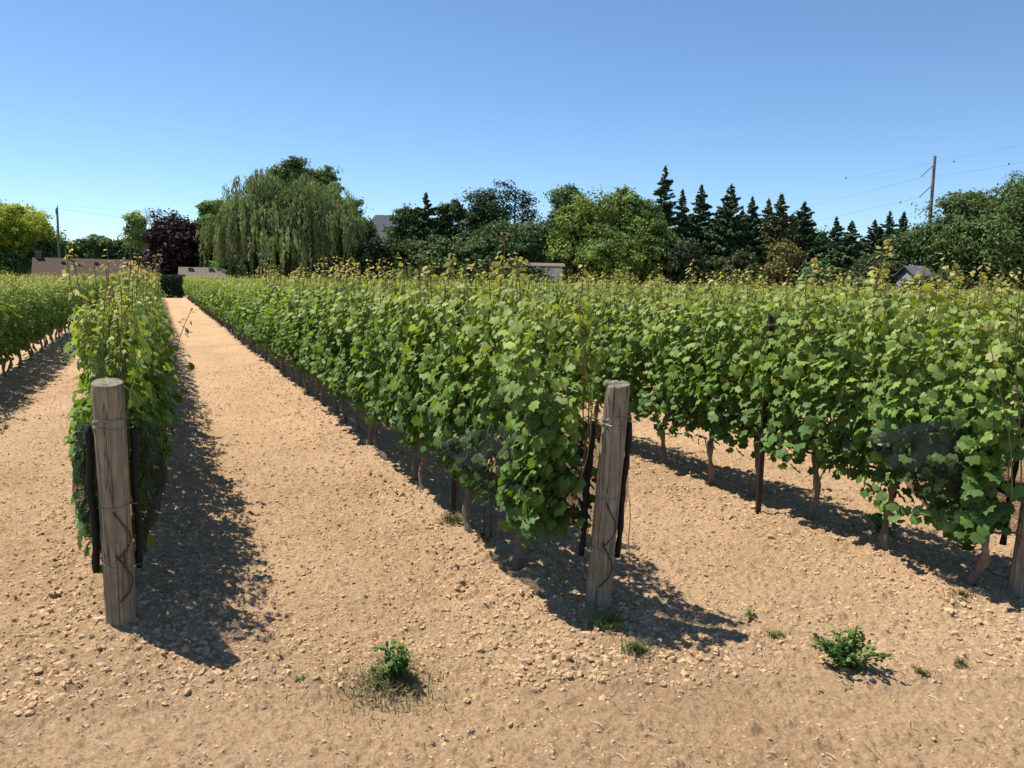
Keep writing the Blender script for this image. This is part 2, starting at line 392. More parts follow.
def scatter_clods():
    rg = np.random.default_rng(5)
    n = 150000
    # polar scatter in the viewed sector, denser near the camera
    th0 = math.atan2(CM[1][2], CM[0][2])
    r = 1.2 + 16 * rg.random(n) ** 1.6; a = th0 + (rg.random(n) - .5) * RAD(92)
    x, y = r * np.cos(a), r * np.sin(a)
    rx = ROW_X[np.abs(x[:, None] - ROW_X).argmin(-1)]
    near = np.exp(-((np.abs(x - rx) - .33) / .28) ** 2) * (y > row_start(rx) - .7)
    keep = rg.random(n) < .55 + .45 * near + .3 * (vnoise(x * 1.3, y * 1.3, 77) > .6)
    for off in (1.0, 2.55): keep &= (np.abs(y - (row_start(x) - off + .12 * np.sin(x * .8 + off))) > .17) | (rg.random(n) < .2)
    keep &= (y > row_start(rx) - .9) | (rg.random(n) < .35)
    x, y, near, rx = x[keep], y[keep], near[keep], rx[keep]; n = len(x)
    s = .004 + .010 * rg.random(n) ** 2.6 + near * .010 * rg.random(n) ** 3
    s *= np.where(y > row_start(rx) - .9, 1.0, .72); big = rg.random(n) < .004; s[big] *= 1.8
    z = gh(x, y) - s * .05
    T, F = ico()
    mb = MB()
    V = np.repeat(T[None], n, 0) + .3 * (rg.random((n, len(T), 3)) - .5)
    ph = rg.random((n, 1, 3)) * 40
    wob = 1 + .22 * np.sin(V[..., 0:1] * 3.1 + ph[..., 0:1]) * np.sin(V[..., 1:2] * 3.7 + ph[..., 1:2]) + .16 * np.sin(V[..., 2:3] * 6 + ph[..., 2:3]) + .5 * (rg.random((n, len(T), 1)) - .5)
    sc = np.stack([.8 + .6 * rg.random(n), .8 + .6 * rg.random(n), .6 + .35 * rg.random(n)], -1)[:, None]
    V = V * wob * sc * s[:, None, None]
    an = rg.random(n) * 6.28; c, q = np.cos(an)[:, None], np.sin(an)[:, None]
    Vx, Vy = V[..., 0] * c - V[..., 1] * q, V[..., 0] * q + V[..., 1] * c
    V = np.stack([Vx + x[:, None], Vy + y[:, None], V[..., 2] + z[:, None]], -1)
    Fo = ((np.arange(n) * len(T))[:, None, None] + F[None]).reshape(-1, 3)
    tone = (.78 + .34 * rg.random((n, 1, 1)))
    colr = np.array([.51, .343, .202]) * tone * np.ones((1, len(T), 1))
    o = mk('soil_clods', V.reshape(-1, 3), Fo, M_CLOD, col=colr.reshape(-1, 3), smooth=False)
    tag(o, 'loose dry clods of tan soil scattered over the tilled ground', 'soil clods', kind='stuff')
    # dry straw and root bits on the headland
    n = 1700
    r = 1.4 + 4.5 * rg.random(n); a = th0 + (rg.random(n) - .5) * RAD(80)
    mb = MB()
    for k in range(n):
        x, y = r[k] * math.cos(a[k]), r[k] * math.sin(a[k]); L = .010 + .05 * rg.random() ** 2; d = rg.random() * 6.28
        P = np.array([[x + L * t * math.cos(d + .5 * t), y + L * t * math.sin(d + .5 * t), 0] for t in (0, .5, 1)])
        P[:, 2] = gh(P[:, 0], P[:, 1]).max() + .003 + rg.random(3) * .008
        V, Fs = tube(P, .0011 + .0012 * rg.random(), 4)
        mb.add(V, Fs, np.array([.50, .38, .24]) * (.6 + .6 * rg.random()))
    tag(mb.build('straw_litter', M_CANE), 'scattered dry straw bits lying on the tan soil', 'straw litter', kind='stuff')
scatter_clods()

# ------------------------------------------------------------------ leaf templates
def palmate(pts):
    out = [[math.cos(RAD(a)) * r, math.sin(RAD(a)) * r, -.22 * r * r + (.07 if k % 2 else -.05)] for k, (a, r) in enumerate(pts)]
    V = np.array([[0, 0, 0]] + out); V[:, 0] += .35
    n = len(out)
    F = np.array([[0, 1 + k, 1 + (k + 1) % n] for k in range(n)])
    return V, F
half = [(22, .80), (46, .97), (70, .78), (100, .92), (130, .82), (157, .82)]
LEAF_N = palmate([(0, 1.08)] + half + [(180, .25)] + [(360 - a, r * .96) for a, r in half[::-1]])
LEAF_M = palmate([(0, 1.0), (48, .85), (105, .82), (155, .7), (205, .7), (255, .82), (312, .85)])
LEAF_F = (np.array([[-.75, 0, -.1], [0, .72, 0], [.85, 0, -.15], [0, -.72, .05]]), np.array([[0, 3, 2, 1]]))

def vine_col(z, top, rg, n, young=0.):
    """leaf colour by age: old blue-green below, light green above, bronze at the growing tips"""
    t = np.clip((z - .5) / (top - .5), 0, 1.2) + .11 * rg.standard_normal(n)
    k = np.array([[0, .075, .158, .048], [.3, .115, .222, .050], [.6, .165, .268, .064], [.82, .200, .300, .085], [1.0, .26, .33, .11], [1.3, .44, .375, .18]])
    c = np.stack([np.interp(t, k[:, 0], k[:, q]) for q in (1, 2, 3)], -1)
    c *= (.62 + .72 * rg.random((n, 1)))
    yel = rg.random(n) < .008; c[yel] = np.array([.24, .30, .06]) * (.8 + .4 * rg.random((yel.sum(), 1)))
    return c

def vine_foliage(seed, lod, half_len=.40, tall=0.0, top=1.66, low=.50, nf=840, yshift=0., ycut=-9.):
    """leaf positions of one vine trained up between the wires; origin at the foot"""
    rg = np.random.default_rng(seed)
    P, Nn, Dd, Sz, canes, tips = [], [], [], [], [], []
    ns = 11
    for s in range(ns):
        y0 = -half_len + 2 * half_len * (s + rg.random()) / ns
        h = top + .12 * rg.standard_normal() + (.16 if rg.random() < .35 else 0)
        if rg.random() < tall: h = top + .16 + .24 * rg.random()
        x0 = .05 * rg.standard_normal(); sx, sy = .13 * rg.standard_normal(), .10 * rg.standard_normal()
        t = np.linspace(0, 1, 9); zz = .60 + (h - .60) * t
        path = np.stack([x0 + sx * t + .035 * np.sin(t * 5 + s), y0 + sy * t + .03 * np.cos(t * 6 + s), zz], -1)
        canes.append(path)
        nl = int((h - .6) / .050)
        tt = ((np.arange(nl) + rg.random(nl) * .6) / nl) ** .85
        base = np.stack([np.interp(tt, t, path[:, q]) for q in range(3)], -1)
        sg = np.where(np.arange(nl) % 2 == 0, 1, -1) * np.where(rg.random(nl) < .2, -1, 1)
        ext = (.16 * (1 - tt) ** .7 + .012) * (.5 + .8 * rg.random(nl))
        dirx = np.stack([sg * (.7 + .3 * rg.random(nl)), 1.1 * (rg.random(nl) - .5), -.1 + .4 * rg.random(nl)], -1)
        pos = base + unit(dirx) * ext[:, None]
        P.append(pos); Dd.append(dirx * [1, 1, 0] + np.stack([0 * tt, 0 * tt, -.55 - .3 * rg.random(nl)], -1))
        Nn.append(np.stack([sg * .75, .35 * rg.standard_normal(nl), .55 + .45 * rg.random(nl)], -1) + .38 * rg.standard_normal((nl, 3)))
        Sz.append((.017 + .038 * (1 - tt ** 2.2)) * (.75 + .5 * rg.random(nl)))
        nt_ = 9; tt = .74 + .27 * rg.random(nt_) ** .8
        base = np.stack([np.interp(tt, t, path[:, q]) for q in range(3)], -1); a = rg.random(nt_) * 6.28
        dv_ = np.stack([np.cos(a), np.sin(a), .3 + .5 * rg.random(nt_)], -1)
        P.append(base + dv_ * (.02 + .05 * (1.02 - tt) / .28)[:, None]); Dd.append(dv_ + [0, 0, -.3])
        Nn.append(np.stack([np.cos(a) * .4, np.sin(a) * .4, np.full(nt_, .9)], -1) + .4 * rg.standard_normal((nt_, 3)))
        Sz.append((.012 + .020 * (1.02 - tt) / .28) * (.8 + .5 * rg.random(nt_)))
    # side shoots fill the wall of leaves
    z = low + (top + .02 - low) * rg.random(nf) ** 1.05
    y = (rg.random(nf) * 2 - 1) * (half_len + .06)
    sg = np.where(rg.random(nf) < .5, 1, -1)
    if ycut > -5:
        e = rg.random(nf) < .34; y[e] = ycut - yshift + .45 * rg.random(e.sum())
    wmax = .225 + .05 * np.sin(y * 9 + seed) + .05 * np.sin(z * 8 + seed * 2)
    wmax *= np.interp(z, [low, low + .2, 1.3, top], [.78, 1.0, 1.0, .88])
    x = sg * wmax * (.35 + .65 * rg.random(nf) ** .5)
    P.append(np.stack([x, y, z], -1))
    Nn.append(np.stack([sg * .8, .45 * rg.standard_normal(nf), .45 + .5 * rg.random(nf)], -1) + .38 * rg.standard_normal((nf, 3)))
    Dd.append(np.stack([sg * .25, 1.2 * (rg.random(nf) - .5), -.8 * np.ones(nf)], -1))
    Sz.append((.025 + .029 * rg.random(nf)) * np.interp(z, [1.2, top], [1, .72]))
    if ycut > -5:
        ne = 240; z2 = low + .02 + (1.15 - low) * rg.random(ne)
        P.append(np.stack([-.25 + .30 * rg.random(ne), ycut - yshift + .4 * rg.random(ne), z2], -1))
        Nn.append(np.stack([-.7 * np.ones(ne), -.5 * np.ones(ne), .6 * np.ones(ne)], -1) + .4 * rg.standard_normal((ne, 3)))
        Dd.append(np.stack([-.2 * np.ones(ne), rg.random(ne) - .5, -.8 * np.ones(ne)], -1)); Sz.append(.03 + .03 * rg.random(ne))
    # a few leaves hanging lower by the trunk
    nb = 13
    P.append(np.stack([.1 * rg.standard_normal(nb), .14 * rg.standard_normal(nb), low - .16 + .2 * rg.random(nb)], -1))
    Nn.append(rg.standard_normal((nb, 3)) + [0, 0, .5]); Dd.append(rg.standard_normal((nb, 3)) - [0, 0, .8]); Sz.append(.04 + .025 * rg.random(nb))
    P, Nn, Dd, Sz = map(np.concatenate, (P, Nn, Dd, Sz)); P[:, 1] += yshift
    for c_ in canes: c_[:, 1] = np.maximum(c_[:, 1] + yshift, ycut)
    kp = (P[:, 1] > ycut + .01) & ((P[:, 1] > ycut + .2) | (P[:, 0] < .05)); P, Nn, Dd, Sz = P[kp], Nn[kp], Dd[kp], Sz[kp]
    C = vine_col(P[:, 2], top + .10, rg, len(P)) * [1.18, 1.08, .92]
    return P, Nn, Dd, Sz, C, canes

def leaves_mesh(tmpl, P, Nn, Dd, Sz, C):
    V, F = stamp(tmpl[0], tmpl[1], P, Nn, Dd, Sz)
    return V, F, np.repeat(C, len(tmpl[0]), 0)

def make_vine(seed, lod, **kw):
    r = empty('grapevine')
    P, Nn, Dd, Sz, C, canes = vine_foliage(seed, lod, **kw)
    rg = np.random.default_rng(seed + 900)
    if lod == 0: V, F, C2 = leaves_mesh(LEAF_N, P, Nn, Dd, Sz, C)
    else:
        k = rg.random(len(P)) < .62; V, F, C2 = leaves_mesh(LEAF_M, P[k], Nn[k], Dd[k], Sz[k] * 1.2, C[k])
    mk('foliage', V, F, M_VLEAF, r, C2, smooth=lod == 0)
    mb = MB()
    bx, by = .06 * rg.standard_normal(), .10 * rg.standard_normal()
    t = np.linspace(0, 1, 15)
    P1 = np.stack([bx * np.sin(t * 3.1) + .026 * np.sin(t * 9 + seed), by * np.sin(t * 3.1) + .03 * np.cos(t * 7 + seed) - .02, -.06 + .68 * t], -1)
    sd_ = 8 if lod == 0 else 5
    V, Fs = tube(P1, np.interp(t, [0, .12, .5, 1], [.040, .028, .022, .026]) * (1 + .3 * np.sin(t * 23 + seed)), sd_)
    mb.add(V, Fs, (.155, .132, .108))
    for s in (-1, 1):
        q = np.linspace(0, 1, 6)
        A = np.stack([P1[-1][0] + .02 * np.sin(q * 7), P1[-1][1] + s * q * .34, P1[-1][2] - .01 + .02 * np.sin(q * 5 + seed)], -1)
        V, Fs = tube(A, np.interp(q, [0, 1], [.02, .011]), sd_ - 1); mb.add(V, Fs, (.09, .07, .055))
    mb.build('trunk', M_BARK, r, smooth=True)
    if lod == 0:
        mb = MB()
        for c in canes:
            V, Fs = tube(c, np.linspace(.0050, .0030, len(c)), 4)
            mb.add(V, Fs, (.17, .095, .055) if rg.random() < .6 else (.16, .18, .06))
        mb.build('canes', M_CANE, r)
    return r

def copy_thing(o, loc, rz=0., sc=(1, 1, 1)):
    c = o.copy(); COL.objects.link(c); c.location = loc; c.rotation_euler = (0, 0, rz); c.scale = sc
    for ch in o.children:
        d = ch.copy(); COL.objects.link(d); d.parent = c
    return c

# positions of every vine
rgv = np.random.default_rng(11)
def row_positions(i):
    if i == I_M: ys = [4.42, 5.22, 5.80, 6.32, 6.86, 7.6, 8.35]
    elif i == I_R: ys = [3.28, 3.92, 4.56, 5.25, 5.82, 6.42]
    elif i == I_L: ys = [4.95, 5.6]
    else: ys = [row_start(ROW_X[i]) + .55]
    while ys[-1] < FAR_Y - .7: ys.append(ys[-1] + .70 + .05 * rgv.standard_normal())
    return [y for y in ys if depth(ROW_X[i], y) < FAR_D]
cands = []
for i, X in enumerate(ROW_X):
    for k, y in enumerate(row_positions(i)):
        if y < -2: continue
        D = depth(X, y); L = X * CM[0][0] + y * CM[1][0]
        if D < .5 or abs(L) > D * .66 + 3: continue       # far outside the frame, with a margin for a step to the side
        inside = abs(L) < D * .635 + .3
        dist = math.hypot(X, y)
        wgt = {I_LL: .55, I_L: .6, I_M: 1.25, I_R: .7}.get(i, .30 if i == I_R + 1 else .16 if i > I_R else .12)
        cands.append((wgt / dist if inside else 0, i, k, X, y, dist))
cands.sort(reverse=True)
things, rest = cands[:298], cands[298:]
NV0, NV1 = 8, 5
proto0 = [make_vine(100 + s, 0, tall=(0 if s < 3 else .14) if s < 5 else .34) for s in range(NV0)]
proto1 = [make_vine(200 + s, 1, tall=.03) for s in range(NV1)]
end_protos = {I_M: make_vine(501, 0, half_len=.66, tall=.12, low=.40, nf=1400, yshift=-.10, ycut=-.67), I_R: make_vine(502, 0, half_len=.56, tall=.3, low=.36, nf=900, yshift=.08, ycut=-.25), I_L: make_vine(503, 0, half_len=.62, tall=.0, low=.36, nf=860, yshift=-.04, ycut=-.45)}
used = set()
ORD = 'first second third fourth fifth sixth seventh eighth ninth tenth eleventh twelfth thirteenth fourteenth fifteenth sixteenth seventeenth eighteenth nineteenth twentieth'.split()
ROWTXT = {I_LL: 'of the row left of the left end post', I_L: 'of the row behind the left end post', I_M: 'of the row behind the middle end post',
          I_R: 'of the row behind the right end post'}
def zfac(i, y): return .845 if i < I_L else .92 if i == I_L and y < 12 else float(np.interp(y, [4.5, 8, 14, 30, 60], [.98, .955, .93, .90, .875]))
def place_vine(i, k, X, y, dist):
    near = dist < 17
    pool = proto0 if near else proto1
    rs = random.Random(i * 1000 + k)
    v = rs.randrange(len(pool) if i != I_L or not near else 3); rz = rs.choice([0, math.pi]) + rs.uniform(-.08, .08)
    sc = (rs.uniform(.92, 1.12), 1.0, rs.uniform(.96, 1.04))
    loc = (X + rs.uniform(-.03, .03), y, g0(X, y))
    key = (near, v)
    sc = (sc[0] * (.78 if i == I_L else 1), 1, sc[2] * zfac(i, y))
    if k == 0 and i in end_protos:
        o = end_protos[i]; o.location = loc; o.scale = sc
    elif key not in used:
        used.add(key); o = pool[v]; o.location = loc; o.rotation_euler = (0, 0, rz); o.scale = sc
    else: o = copy_thing(pool[v], loc, rz, sc)
    if i in (I_M, I_R) and k < 20: lab = f'leafy green grapevine, {ORD[k]} vine {ROWTXT[i]}'
    elif i == I_L and k < 3: lab = f'leafy green grapevine, {ORD[k]} vine {ROWTXT[i]}'
    elif i in ROWTXT: lab = 'green grapevine in the far stretch ' + ROWTXT[i]
    elif i > I_R: lab = 'yellow-tipped grapevine beyond the right row, only its top showing'
    else: lab = 'green grapevine in the farther rows at the left edge of the vineyard'
    tag(o, lab, 'grapevine', 'grapevines planted in the vineyard rows')
for _, i, k, X, y, dist in things: place_vine(i, k, X, y, dist)
for p, pool in ((True, proto0), (False, proto1)):
    for v, o in enumerate(pool):
        if (p, v) not in used:
            for ch in list(o.children): bpy.data.objects.remove(ch)
            bpy.data.objects.remove(o)

def rest_vines():
    Vs, Fs, Cs = [], [], []; n = 0
    protos = {}
    for s in range(6): protos[s] = vine_foliage(300 + s, 1, tall=.1)
    rg = np.random.default_rng(8)
    trunks = MB()
    for _, i, k, X, y, dist in rest:
        P, Nn, Dd, Sz, C, _c = protos[rg.integers(6)]
        frac = float(np.interp(dist, [0, 12, 25, 45, 80], [.55, .5, .30, .17, .12]))
        kk = rg.random(len(P)) < frac
        grow = min(2.1, (1 / frac) ** .42)
        flip = -1 if rg.random() < .5 else 1
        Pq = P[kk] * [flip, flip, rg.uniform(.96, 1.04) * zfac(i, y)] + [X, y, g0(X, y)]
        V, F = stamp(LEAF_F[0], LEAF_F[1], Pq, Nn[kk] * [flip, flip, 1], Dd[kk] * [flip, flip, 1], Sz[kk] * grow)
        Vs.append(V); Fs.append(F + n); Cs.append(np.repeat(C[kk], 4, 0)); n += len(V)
    V, C = np.concatenate(Vs), np.concatenate(Cs); F = np.concatenate(Fs)
    o = mk('vineyard_foliage', V, F, M_VLEAF, col=C)
    tag(o, 'far mass of grapevine rows filling the vineyard toward the trees', 'vineyard rows', kind='stuff')
rest_vines()

# ------------------------------------------------------------------ trellis hardware
def hose(i, y0, y1, label):
    X = ROW_X[i]; ys = np.arange(y0, y1, .35); rg = np.random.default_rng(i)
    P = np.stack([X - .03 + .012 * rg.standard_normal(len(ys)), ys, .545 + .02 * np.sin(ys * 1.9 + i) + gh(np.full(len(ys), X), ys, False)], -1)
    V, Fs = tube(P, .009, 6)
    tag(MB().add(V, Fs, (.02, .02, .022)).build('drip_hose', M_RUBBER, smooth=True), label, 'drip hose', 'black drip hoses under the vines')
hose(I_R, 3.15, 30, 'black drip hose along the row behind the right end post')
hose(I_L, 7.0, 30, 'black drip hose along the row behind the left end post')
hose(I_LL, 7.5, 40, 'black drip hose along the row left of the left end post')
def wire(i, y0, y1, z, dx, label):
    X = ROW_X[i] + dx; ys = np.linspace(y0, y1, 24)
    P = np.stack([np.full(24, X), ys, z + gh(np.full(24, X), ys, False)], -1); P[0][2] -= (z - 1.0) * .5 if z > 1.1 else 0
    V, Fs = tube(P, .0016, 4)
    return V, Fs
for i, y0, nm in ((I_L, 4.4, 'behind the left end post'), (I_M, 3.8, 'behind the middle end post'), (I_R, 3.05, 'behind the end post at the right edge')):
    for z, lv in ((.62, 'low'), (1.0, 'middle'), (1.35, 'top')):
        V, Fs = wire(i, y0, 50, z, 0, '')
        tag(MB().add(V, Fs, (.35, .35, .36)).build('trellis_wire', M_METAL), f'thin grey {lv} trellis wire through the row {nm}', 'trellis wire', 'trellis wires strung through the vine rows')
def stake(x, y, label, h=1.55, lean=.01):
    r = empty('trellis_stake', (x, y, g0(x, y)))
    # rolled steel T profile
    w, th = .021, .005
    mb = MB()
    for (a, b, c, d) in ((-w, w, -th, th), (-th, th, th, .034)):
        V, Fm = box(a, b, c, d, -.1, h); V[:, 0] += V[:, 2] * lean; mb.add(V, Fm, (.055, .038, .03))
    mb.build('steel_profile', M_METAL, r)
    mb = MB()
    for z in (.62, 1.0, 1.35, 1.46):
        V, Fm = box(-.028, .028, -.012, -.006, z, z + .018); V[:, 0] += V[:, 2] * lean; mb.add(V, Fm, (.28, .27, .26))
    mb.build('wire_clips', M_METAL, r)
    tag(r, label, 'trellis stake', 'dark steel trellis stakes standing in the vine rows')
sx, sy = ground_hit(775, 517)
stake(ROW_X[I_R] - .20, sy, 'dark steel stake in the right row, nearest of its row and standing clear')
stake(ROW_X[I_M] - .05, 5.62, 'dark steel stake poking out of the middle row near its end post')
# thin rods at young vines
for (px, py, hh, lab) in ((547, 548, .62, 'thin dark rod under the middle row, left of a close pair'), (556, 552, .62, 'thin dark rod under the middle row, right of a close pair')):
    pass
x1, y1 = ROW_X[I_M] - .04, 5.02
for dx, s in ((0, 'left'), (.035, 'right')):
    V, Fs = tube([[x1 + dx, y1 - dx, -.05], [x1 + dx + .005, y1 - dx, .4], [x1 + dx, y1 - dx, .95]], .0055, 6)
    tag(MB().add(V, Fs, (.05, .045, .04)).build('vine_rod', M_METAL), f'thin dark rod under the middle row, {s} one of a close pair', 'vine rod', 'thin rods among the vine trunks')

# ------------------------------------------------------------------ end posts
def torus_loop(c, rx, ry, tilt, tr, n=36, turns=1.0, wob=.003, seed=0):
    t = np.linspace(0, 2 * np.pi * turns, int(n * turns)); rg = np.random.default_rng(seed)
    P = np.stack([c[0] + rx * np.cos(t), c[1] + ry * np.sin(t), c[2] + tilt * np.cos(t + .6) + t / 6.28 * .006 + wob * np.sin(t * 3 + seed)], -1)
    return tube(P, tr, 5)
def end_post(x, y, h, lean_x, lean_y, rb, rt, label, seed, hooks=True):
    z0 = g0(x, y)
    r = empty('end_post', (x, y, z0))
    rg = np.random.default_rng(seed)
    zs = np.concatenate([np.linspace(-.12, h - .05, 25), [h - .010, h - .003, h]])
    n = 32; t = np.arange(n) / n * 2 * np.pi
    prof = 1 + .02 * np.sin(t * 2 + seed) + .012 * np.sin(t * 5 + seed * 2)
    V = []; dv = math.atan2(-y, -x)
    for q, z in enumerate(zs):
        rad = rb + (rt - rb) * max(z, 0) / h
        if q == len(zs) - 2: rad *= .985
        if q == len(zs) - 1: rad *= .94
        w = 1 + .012 * math.sin(z * 7 + seed) + .008 * math.sin(z * 17)
        V.append(np.stack([rad * w * prof * np.cos(t) + lean_x * z, rad * w * prof * np.sin(t) + lean_y * z, np.full(n, z) + (-.20 * rad * prof * (np.cos(t) * math.cos(dv) + np.sin(t) * math.sin(dv)) if q >= len(zs) - 3 else 0)], -1))
    V = np.array(V); nz = len(zs)
    i = np.arange(nz - 1)[:, None] * n; j = np.arange(n)[None]; k = (j + 1) % n
    F = np.stack([i + j, i + k, i + n + k, i + n + j], -1).reshape(-1, 4)
    cen = np.array([[lean_x * h, lean_y * h, h - .002]])
    T = np.stack([np.arange(n) + (nz - 1) * n, (np.arange(n) + 1) % n + (nz - 1) * n, np.full(n, nz * n)], -1)
    mk('wooden_shaft', np.vstack([V.reshape(-1, 3), cen]), [F, T], M_POST, r, smooth=False)
    for p in r.children[0].data.polygons: p.use_smooth = len(p.vertices) == 4
    def loop(z, tilt, turns=1.0, tr=.0022, s=0, grow=.004):
        rad = rb + (rt - rb) * z / h + grow
        V, Fs = torus_loop((lean_x * z, lean_y * z, z), rad, rad, tilt, tr, turns=turns, seed=s)
        mb = MB().add(V, Fs, (.30, .28, .26))
        V, Fs = tube([[lean_x * z + rad, lean_y * z, z + tilt], [lean_x * z + rad + .03, lean_y * z - .01, z + tilt + .008]], tr, 4); mb.add(V, Fs, (.3, .28, .26))
        mb.build('wire_loop', M_METAL, r)
    loop(h - .19, .006, 2.0, s=1); loop(h - .225, -.006, 1.6, s=2); loop(h - .62, .004, 1.0, s=3); loop(.32, -.025, 1.0, s=4)
    # view direction side of the post
    d = math.atan2(-y, -x); 
    def surf(z, da, out=.004):
        rad = rb + (rt - rb) * z / h + out
        return [lean_x * z + rad * math.cos(d + da), lean_y * z + rad * math.sin(d + da), z]
    # slack wire running down the face
    P = [surf(h - .2, .9), surf(h - .45, .35), surf(h - .6, -.05), surf(h - .8, -.1), surf(.4, -.15), surf(.22, -.1)]
    V, Fs = tube(P, .0014, 4); MB().add(V, Fs, (.3, .28, .26)).build('slack_wire', M_METAL, r)
    if hooks:
        for z in (h - .80, h - 1.02) if h > 1.1 else ():
            P = [surf(z + .17, -.1, .012), surf(z + .06, .75, .012), surf(z + .02, .85, .016), surf(z - .03, .55, .014), surf(z - .075, .0, .012)]
            V, Fs = tube(P, .0042, 7); MB().add(V, Fs, (.085, .05, .035)).build('bent_hook', M_METAL, r, smooth=True)
    tag(r, label, 'end post', 'round wooden end posts of the vine rows')
    return r
LP = ground_hit(122, 632); MP = ground_hit(597, 612); RP = ground_hit(1019, 601)
end_post(LP[0], LP[1], 1.23, -.012, -.045, .070, .069, 'weathered round wooden end post at the left, standing upright before the narrow row', 1)
end_post(MP[0], MP[1], 1.23, .055, -.02, .068, .064, 'weathered round wooden end post in the middle, leaning slightly right', 2)
end_post(RP[0], RP[1], 1.25, .06, -.02, .065, .065, 'pale wooden end post cut off by the right edge of the picture', 3)

# ------------------------------------------------------------------ bird nets
def bird_net(px_, py_, rowx, label, seed, length, lean_x, lean_y, ztop=1.0, zbot=.42, sides=(-1, 1), rolls=True, endz=(.66, .72)):
    r = empty('bird_net', (px_, py_, g0(px_, py_)))
    rg = np.random.default_rng(seed)
    fx, fy = -py_, px_                       # direction across the line of sight, for the two gathered ends
    L = math.hypot(fx, fy); fx, fy = fx / L, fy / L
    for s in sides:
        sgn = -s
        ox, oy = fx * .098 * sgn, fy * .098 * sgn
        oy += .03
        if rolls:
            zt = np.linspace(.27, 1.02, 14)
            P = np.stack([ox + lean_x * zt + .004 * np.sin(zt * 14 + seed), oy + lean_y * zt, zt], -1)
            V, Fs = tube(P, .0165 + .003 * np.sin(zt * 40 + seed), 8)
            MB().add(V, Fs, (.009, .009, .010)).build('net_roll', M_RUBBER, r, smooth=True)
        # panel from the roll back along the vines
        nu, nv = 26, 16; u, v = np.meshgrid(np.linspace(0, 1, nu), np.linspace(0, 1, nv), indexing='ij')
        ct = (ztop - endz[1]) * (1 - u ** 1.3) + endz[1]; cb = zbot + (endz[0] - zbot) * np.clip((u - .45) / .55, 0, 1) ** 1.5 - .10 * np.sin(u * 3.1)
        Z = cb + (ct - cb) * v
        bulge = (.165 if rowx < 0 else (.345 if s < 0 else .15) if rowx < 3 else .41) * np.minimum(1, u * (3.5 if rowx < 0 else 7)) ** .6 * (.30 + .70 * np.minimum(1, v * 1.8))
        Xp = (rowx - px_) * np.minimum(1, u * 2.5) + ox * (1 - np.minimum(1, u * 2.5)) + s * bulge + lean_x * .6 * (1 - u)
        Xp = Xp + .022 * np.sin(v * 19 + u * 7 + seed) * u + .02 * np.sin(u * 23 + v * 5) * (1 - .5 * v) + s * .03 * np.sin(v * 3.1)
        Yp = oy + u * length
        V = np.stack([Xp, Yp, Z], -1).reshape(-1, 3)
        i = np.arange(nu - 1)[:, None] * nv; j = np.arange(nv - 1)[None]
        F = np.stack([i + j, i + nv + j, i + nv + j + 1, i + j + 1], -1).reshape(-1, 4)
        mk('net_panel', V, F, M_NET, r, smooth=True)
        G = V.reshape(nu, nv, 3)
        if endz[0] < .8: continue
        mb = MB(); V2, Fs = tube(G[:, 0], .006, 5); mb.add(V2, Fs, (.02, .02, .022))
        if s < 0:
            V2, Fs = tube(G[-4:, nv // 2], .009, 5); mb.add(V2, Fs, (.02, .02, .022))
        mb.build('net_edge', M_RUBBER, r)
    tag(r, label, 'bird net', 'dark bird nets gathered at the row ends')
    return r
bird_net(LP[0], LP[1], ROW_X[I_L], 'dark bird net with rolled edges at the left end post', 1, 1.1, -.012, -.045, zbot=.34)
bird_net(MP[0], MP[1], ROW_X[I_M], 'dark bird net with rolled edges at the middle end post', 2, 1.15, .055, -.02, zbot=.44)
bird_net(RP[0], RP[1], ROW_X[I_R] + .05, 'dark triangular bird net stretched toward the end post at the right edge', 3, .60, .06, -.02, ztop=1.04, zbot=.40, endz=(.80, .84))
# white clip of the right net
cx, cy, cz = ROW_X[I_R] - .37, RP[1] + .62, .84
rg = np.random.default_rng(3)
V, F = ico2(); V = V * [.010, .018, .008]
tag(MB().add(V + [cx, cy, cz], F, (.8, .8, .8)).build('net_clip', M_PAINT), 'small white clip holding the gathered tip of the right bird net', 'clip')

# dry stem and wire by the middle post
bx, by = ground_hit(629, 628); tx, ty = MP[0] + .13, MP[1] - .08
t = np.linspace(0, 1, 12); P = np.stack([bx + (tx - bx) * t + .006 * np.sin(t * 17), by + (ty - by) * t, -.02 + .70 * t], -1)
r = empty('dry_stem', (bx, by, 0)); P0 = P - [bx, by, 0]
V, Fs = tube(P0, np.linspace(.0045, .0018, 12), 5); MB().add(V, Fs, (.16, .10, .07)).build('stalk', M_CANE, r)
mb = MB()
for k, (q, a) in enumerate(((2, .5), (3, 2.8), (4, 1.2), (3, 4.5))):
    V, Fs = tube([P0[q], P0[q] + [.05 * math.cos(a), .03 * math.sin(a), .03]], .0015, 4); mb.add(V, Fs, (.2, .13, .08))
mb.build('side_twigs', M_CANE, r)
tag(r, 'thin dry brown stem standing beside the middle end post', 'dry stem')

